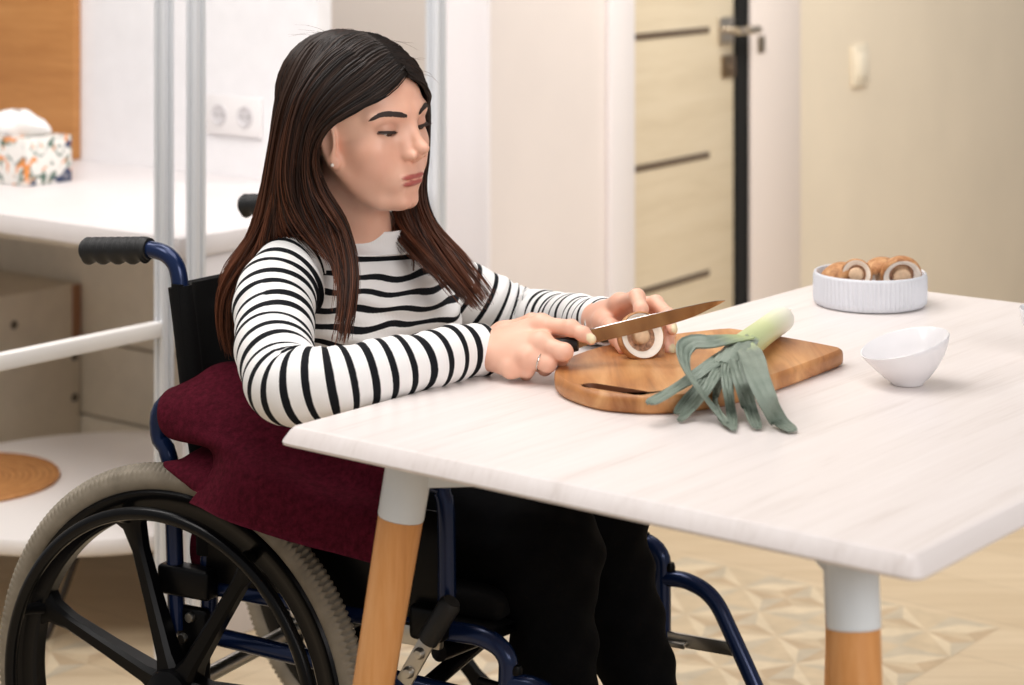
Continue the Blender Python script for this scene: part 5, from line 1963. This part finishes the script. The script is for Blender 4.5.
def push(pts):
    sh = pts.shape
    q = pts.reshape(-1, 3).copy()
    for _ in range(3):
        v = chunked(f_block, q)
        m = v < 0
        if not m.any():
            break
        g_ = grad(f_block, q[m], 1e-3)
        g_ /= np.linalg.norm(g_, axis=1)[:, None] + 1e-9
        q[m] -= g_ * v[m][:, None]
    return q.reshape(sh)


def lerp_ring(ring, s):
    """smooth interpolation between neighbouring guides"""
    n = len(ring)
    s = np.clip(s, 0, n - 1 - 1e-6)
    i = s.astype(int)
    f = (s - i)[:, None, None]
    p0, p1, p2, p3 = ring[np.maximum(i - 1, 0)], ring[i], ring[i + 1], ring[np.minimum(i + 2, n - 1)]
    return 0.5 * (2 * p1 + (p2 - p0) * f + (2 * p0 - 5 * p1 + 4 * p2 - p3) * f ** 2 + (3 * p1 - p0 - 3 * p2 + p3) * f ** 3)


def strands(ring, n, clumps, spread, lift, seed, tmax=1.0):
    r = np.random.default_rng(seed)
    t = np.linspace(0, 1, NP_)[None, :, None]
    cs = np.sort(r.uniform(0, len(ring) - 1, clumps))
    ci = r.integers(0, clumps, n)
    s_own = r.uniform(0, len(ring) - 1, n)
    s_mix = cs[ci] + np.clip(s_own - cs[ci], -0.3, 0.3)
    base = lerp_ring(ring, np.clip(s_mix, 0, len(ring) - 1))
    clump = lerp_ring(ring, cs[ci])
    pull = 0.22 + 0.60 * t ** 1.3
    path = base * (1 - pull) + clump * pull
    coff = r.normal(size=(clumps, 1, 3)) * spread * 1.2
    path = path + coff[ci] * np.clip(t * 1.6, 0.34, 1) ** 1.0
    # gentle shared waves per clump, small private ones per hair
    ph = r.uniform(0, 6.3, (clumps, 1, 3))
    fq = r.uniform(5, 11, (clumps, 1, 1))
    path = path + 0.0028 * np.sin(fq[ci] * t + ph[ci]) * np.clip(t - 0.2, 0, 1)
    path = path + r.normal(size=(n, 1, 3)) * spread * 0.42 * np.clip(t * 2.0, 0.5, 1)
    path = path + 0.0010 * np.sin(r.uniform(6, 20, (n, 1, 1)) * t + r.uniform(0, 6.3, (n, 1, 3))) * t
    up_ = path - HC
    up_[..., 2] = np.maximum(up_[..., 2], 0)
    up_ /= np.linalg.norm(up_, axis=2)[:, :, None] + 1e-9
    lift_ = r.uniform(0, 1, (n, 1, 1)) * 0.003 + r.uniform(0, 1, (clumps, 1, 1))[ci] * 0.0035
    end = (1 - 0.36 * r.uniform(0, 1, n) ** 1.6) * tmax
    out = []
    tt = np.linspace(0, 1, NP_)
    for i in range(n):
        q = tt * end[i]
        out.append(np.stack([np.interp(q, tt, path[i, :, k]) for k in range(3)], 1))
    LEVEL[0] = 0.0050
    res = push(np.array(out))
    res = res + up_ * lift_ * np.clip(t * 7, 0, 1) * np.clip(1.6 - 2.2 * t, 0, 1)
    LEVEL[0] = 0.0015
    return res, end, ci, r


def strand_mesh(mb, paths, radius, tones):
    n, m, _ = paths.shape
    tan = np.gradient(paths, axis=1)
    tan /= np.linalg.norm(tan, axis=2)[:, :, None] + 1e-12
    ref = arr(0.35, -0.9, 0.2)
    a = np.cross(tan, ref)
    a /= np.linalg.norm(a, axis=2)[:, :, None] + 1e-9
    b_ = np.cross(tan, a)
    prof = np.interp(np.linspace(0, 1, m), [0, 0.1, 0.7, 1], [0.8, 1.0, 0.9, 0.25])
    rr = (radius[:, None] * prof[None, :])[:, :, None]
    tri = [a * math.cos(x) + b_ * math.sin(x) for x in (0, 2.0944, 4.18879)]
    v = np.stack([paths + rr * q for q in tri], 2)           # n, m, 3, 3
    idx = np.arange(n * m * 3).reshape(n, m, 3)
    f = []
    for k in range(3):
        k2 = (k + 1) % 3
        f.append(np.stack([idx[:, :-1, k], idx[:, 1:, k], idx[:, 1:, k2], idx[:, :-1, k2]], -1).reshape(-1, 4))
    along = np.repeat(np.repeat(np.linspace(0, 1, m)[None, :, None], n, 0), 3, 2)
    tone = np.broadcast_to(tones[:, None, None], (n, m, 3))
    mb.add(v.reshape(-1, 3), np.concatenate(f), 0, along=along.reshape(-1), tone=tone.reshape(-1))


hm = Mat('dark brown hair', (40, 27, 22), 0.48, spec=0.32)
al, tn = hm.attr('along'), hm.attr('tone')
colr = hm.ramp(al, [(0.0, (38, 28, 22)), (0.3, (58, 39, 29)), (0.6, (94, 56, 38)), (1.0, (124, 72, 48))])
hm.color(hm.mix(hm.math('MULTIPLY', tn, 0.86), colr, (18, 13, 11)))
hm.b.inputs['Anisotropic'].default_value = 0.5
hair_m = hm.m

mb = MB()
# inner body of the hair so that no scalp shows between the locks
for ring, cols, t1 in ((ring_near, 60, 0.60), (ring_back, 40, 0.75), (ring_far, 36, 0.62)):
    sh = lerp_ring(ring, np.linspace(0, len(ring) - 1, cols))
    k = max(4, int(NP_ * t1))
    sh = push(sh[:, :k])
    ax0 = np.broadcast_to(HC, sh.shape).copy()
    ax0[..., 2] = np.minimum(HC[2], sh[..., 2])
    inw = sh - ax0
    inw /= np.linalg.norm(inw, axis=2)[:, :, None] + 1e-9
    sh = push(sh - inw * np.interp(np.linspace(0, 1, k), [0, 0.06, 0.5, 1], [0.0, 0.007, 0.008, 0.006])[None, :, None])
    mb.grid(sh, along=np.repeat(np.linspace(0, t1, k)[None], cols, 0), tone=np.full((cols, k), 0.95))
for ring, n, cl, seed, rad in ((ring_near, 4600, 150, 21, 0.00088), (ring_back, 1300, 60, 22, 0.001), (ring_far, 1900, 70, 23, 0.00088)):
    pth, end, ci, r = strands(ring, n, cl, 0.0036, 0.0, seed)
    tone = np.clip(0.45 + 0.38 * r.normal(size=cl)[ci] + 0.30 * r.normal(size=n), 0, 1)
    strand_mesh(mb, pth, rad * r.uniform(0.7, 1.2, n), tone)
# flyaway hairs over the crown
r = np.random.default_rng(5)
fly = []
for k in range(18):
    a0_ = r.uniform(0, 1)
    p0 = near[r.integers(3, 7)][1] if a0_ < 0.6 else far[r.integers(1, 4)][1]
    p0 = p0 + r.normal(size=3) * 0.006
    d1 = nrm(arr(r.normal() * 0.7 + (0.5 if a0_ > 0.6 else -0.4), r.normal() * 0.3, 0.75)) * r.uniform(0.006, 0.018)
    d2 = arr(r.normal() * 0.016 + (0.018 if a0_ > 0.6 else -0.022), r.normal() * 0.01, r.uniform(-0.02, 0.006))
    fly.append(smooth_path([p0 - d1 * 0.2, p0 + d1 * 0.6, p0 + d1 + d2 * 0.5, p0 + d1 * 0.9 + d2 * 1.2], NP_))
strand_mesh(mb, np.array(fly), np.full(len(fly), 0.00020), np.full(len(fly), 0.2))
build('hair', mb, hair_m, person, angle=0)
# ------------------------------------------------------------------ light and camera
def area(name, loc_, target, size, power, col=(255, 250, 245), size_y=None):
    l = bpy.data.lights.new(name, 'AREA')
    l.shape = 'RECTANGLE'
    l.size = size
    l.size_y = size_y or size
    l.energy = power
    l.color = lin(col)[:3]
    o = bpy.data.objects.new(name, l)
    COL.objects.link(o)
    o.location = loc_
    d = Vector(target) - Vector(loc_)
    o.rotation_euler = d.to_track_quat('-Z', 'Y').to_euler()
    return o


area('window_daylight', (2.0, -0.6, 2.2), (0.0, 3.0, 0.8), 2.0, 62, (255, 252, 251), 1.6)
area('overhead_fill', (-0.1, 2.6, 2.65), (-0.1, 2.6, 0), 1.3, 24, (255, 250, 246))
area('overhead_fill', (-0.55, 6.2, 2.6), (-0.5, 7.2, 1.0), 0.5, 34, (255, 250, 245))  # unseen fill added to brighten the back corridor
area('overhead_fill', (-1.5, 2.1, 2.6), (-1.1, 4.3, 0.2), 0.8, 16, (255, 250, 245))  # added fill for the low table and the space under the desk
area('overhead_fill', (-0.5, 3.6, 2.65), (-0.1, 5.0, 0.9), 0.8, 20, (255, 251, 248))  # added to lift the dim far end, no fixture in view
area('overhead_fill', (-1.7, 3.5, 2.65), (-1.2, 4.6, 0.7), 0.9, 18, (255, 250, 246))  # unseen light aimed into the desk niche
area('overhead_fill', (1.5, 4.3, 2.65), (1.7, 6.3, 0.9), 1.0, 52, (255, 250, 241))  # added light turned onto the beige wall right of the door
w = bpy.data.worlds.new('room_light')
SC.world = w
w.use_nodes = True
w.node_tree.nodes['Background'].inputs['Color'].default_value = lin((252, 250, 250))
w.node_tree.nodes['Background'].inputs['Strength'].default_value = 0.36

cam = bpy.data.cameras.new('camera')
co = bpy.data.objects.new('camera', cam)
COL.objects.link(co)
co.location = (0, 0, CAM_H)
co.rotation_euler = (PI / 2, 0, 0)
cam.sensor_fit = 'HORIZONTAL'
cam.sensor_width = 36.0
cam.lens = F_PX / 1024 * 36.0
cam.shift_x = 0.0
cam.shift_y = -(342.5 - YH) / 1024.0
cam.clip_start = 0.05
cam.dof.use_dof = True
cam.dof.focus_distance = 2.78
cam.dof.aperture_fstop = 4.2
SC.camera = co
SC.view_settings.view_transform = 'Standard'
SC.view_settings.look = 'None'
SC.view_settings.gamma = 1.0
SC.view_settings.exposure = 0.0
SC.view_settings.use_curve_mapping = False
SC.cycles.use_denoising = True
SC.cycles.max_bounces = 8
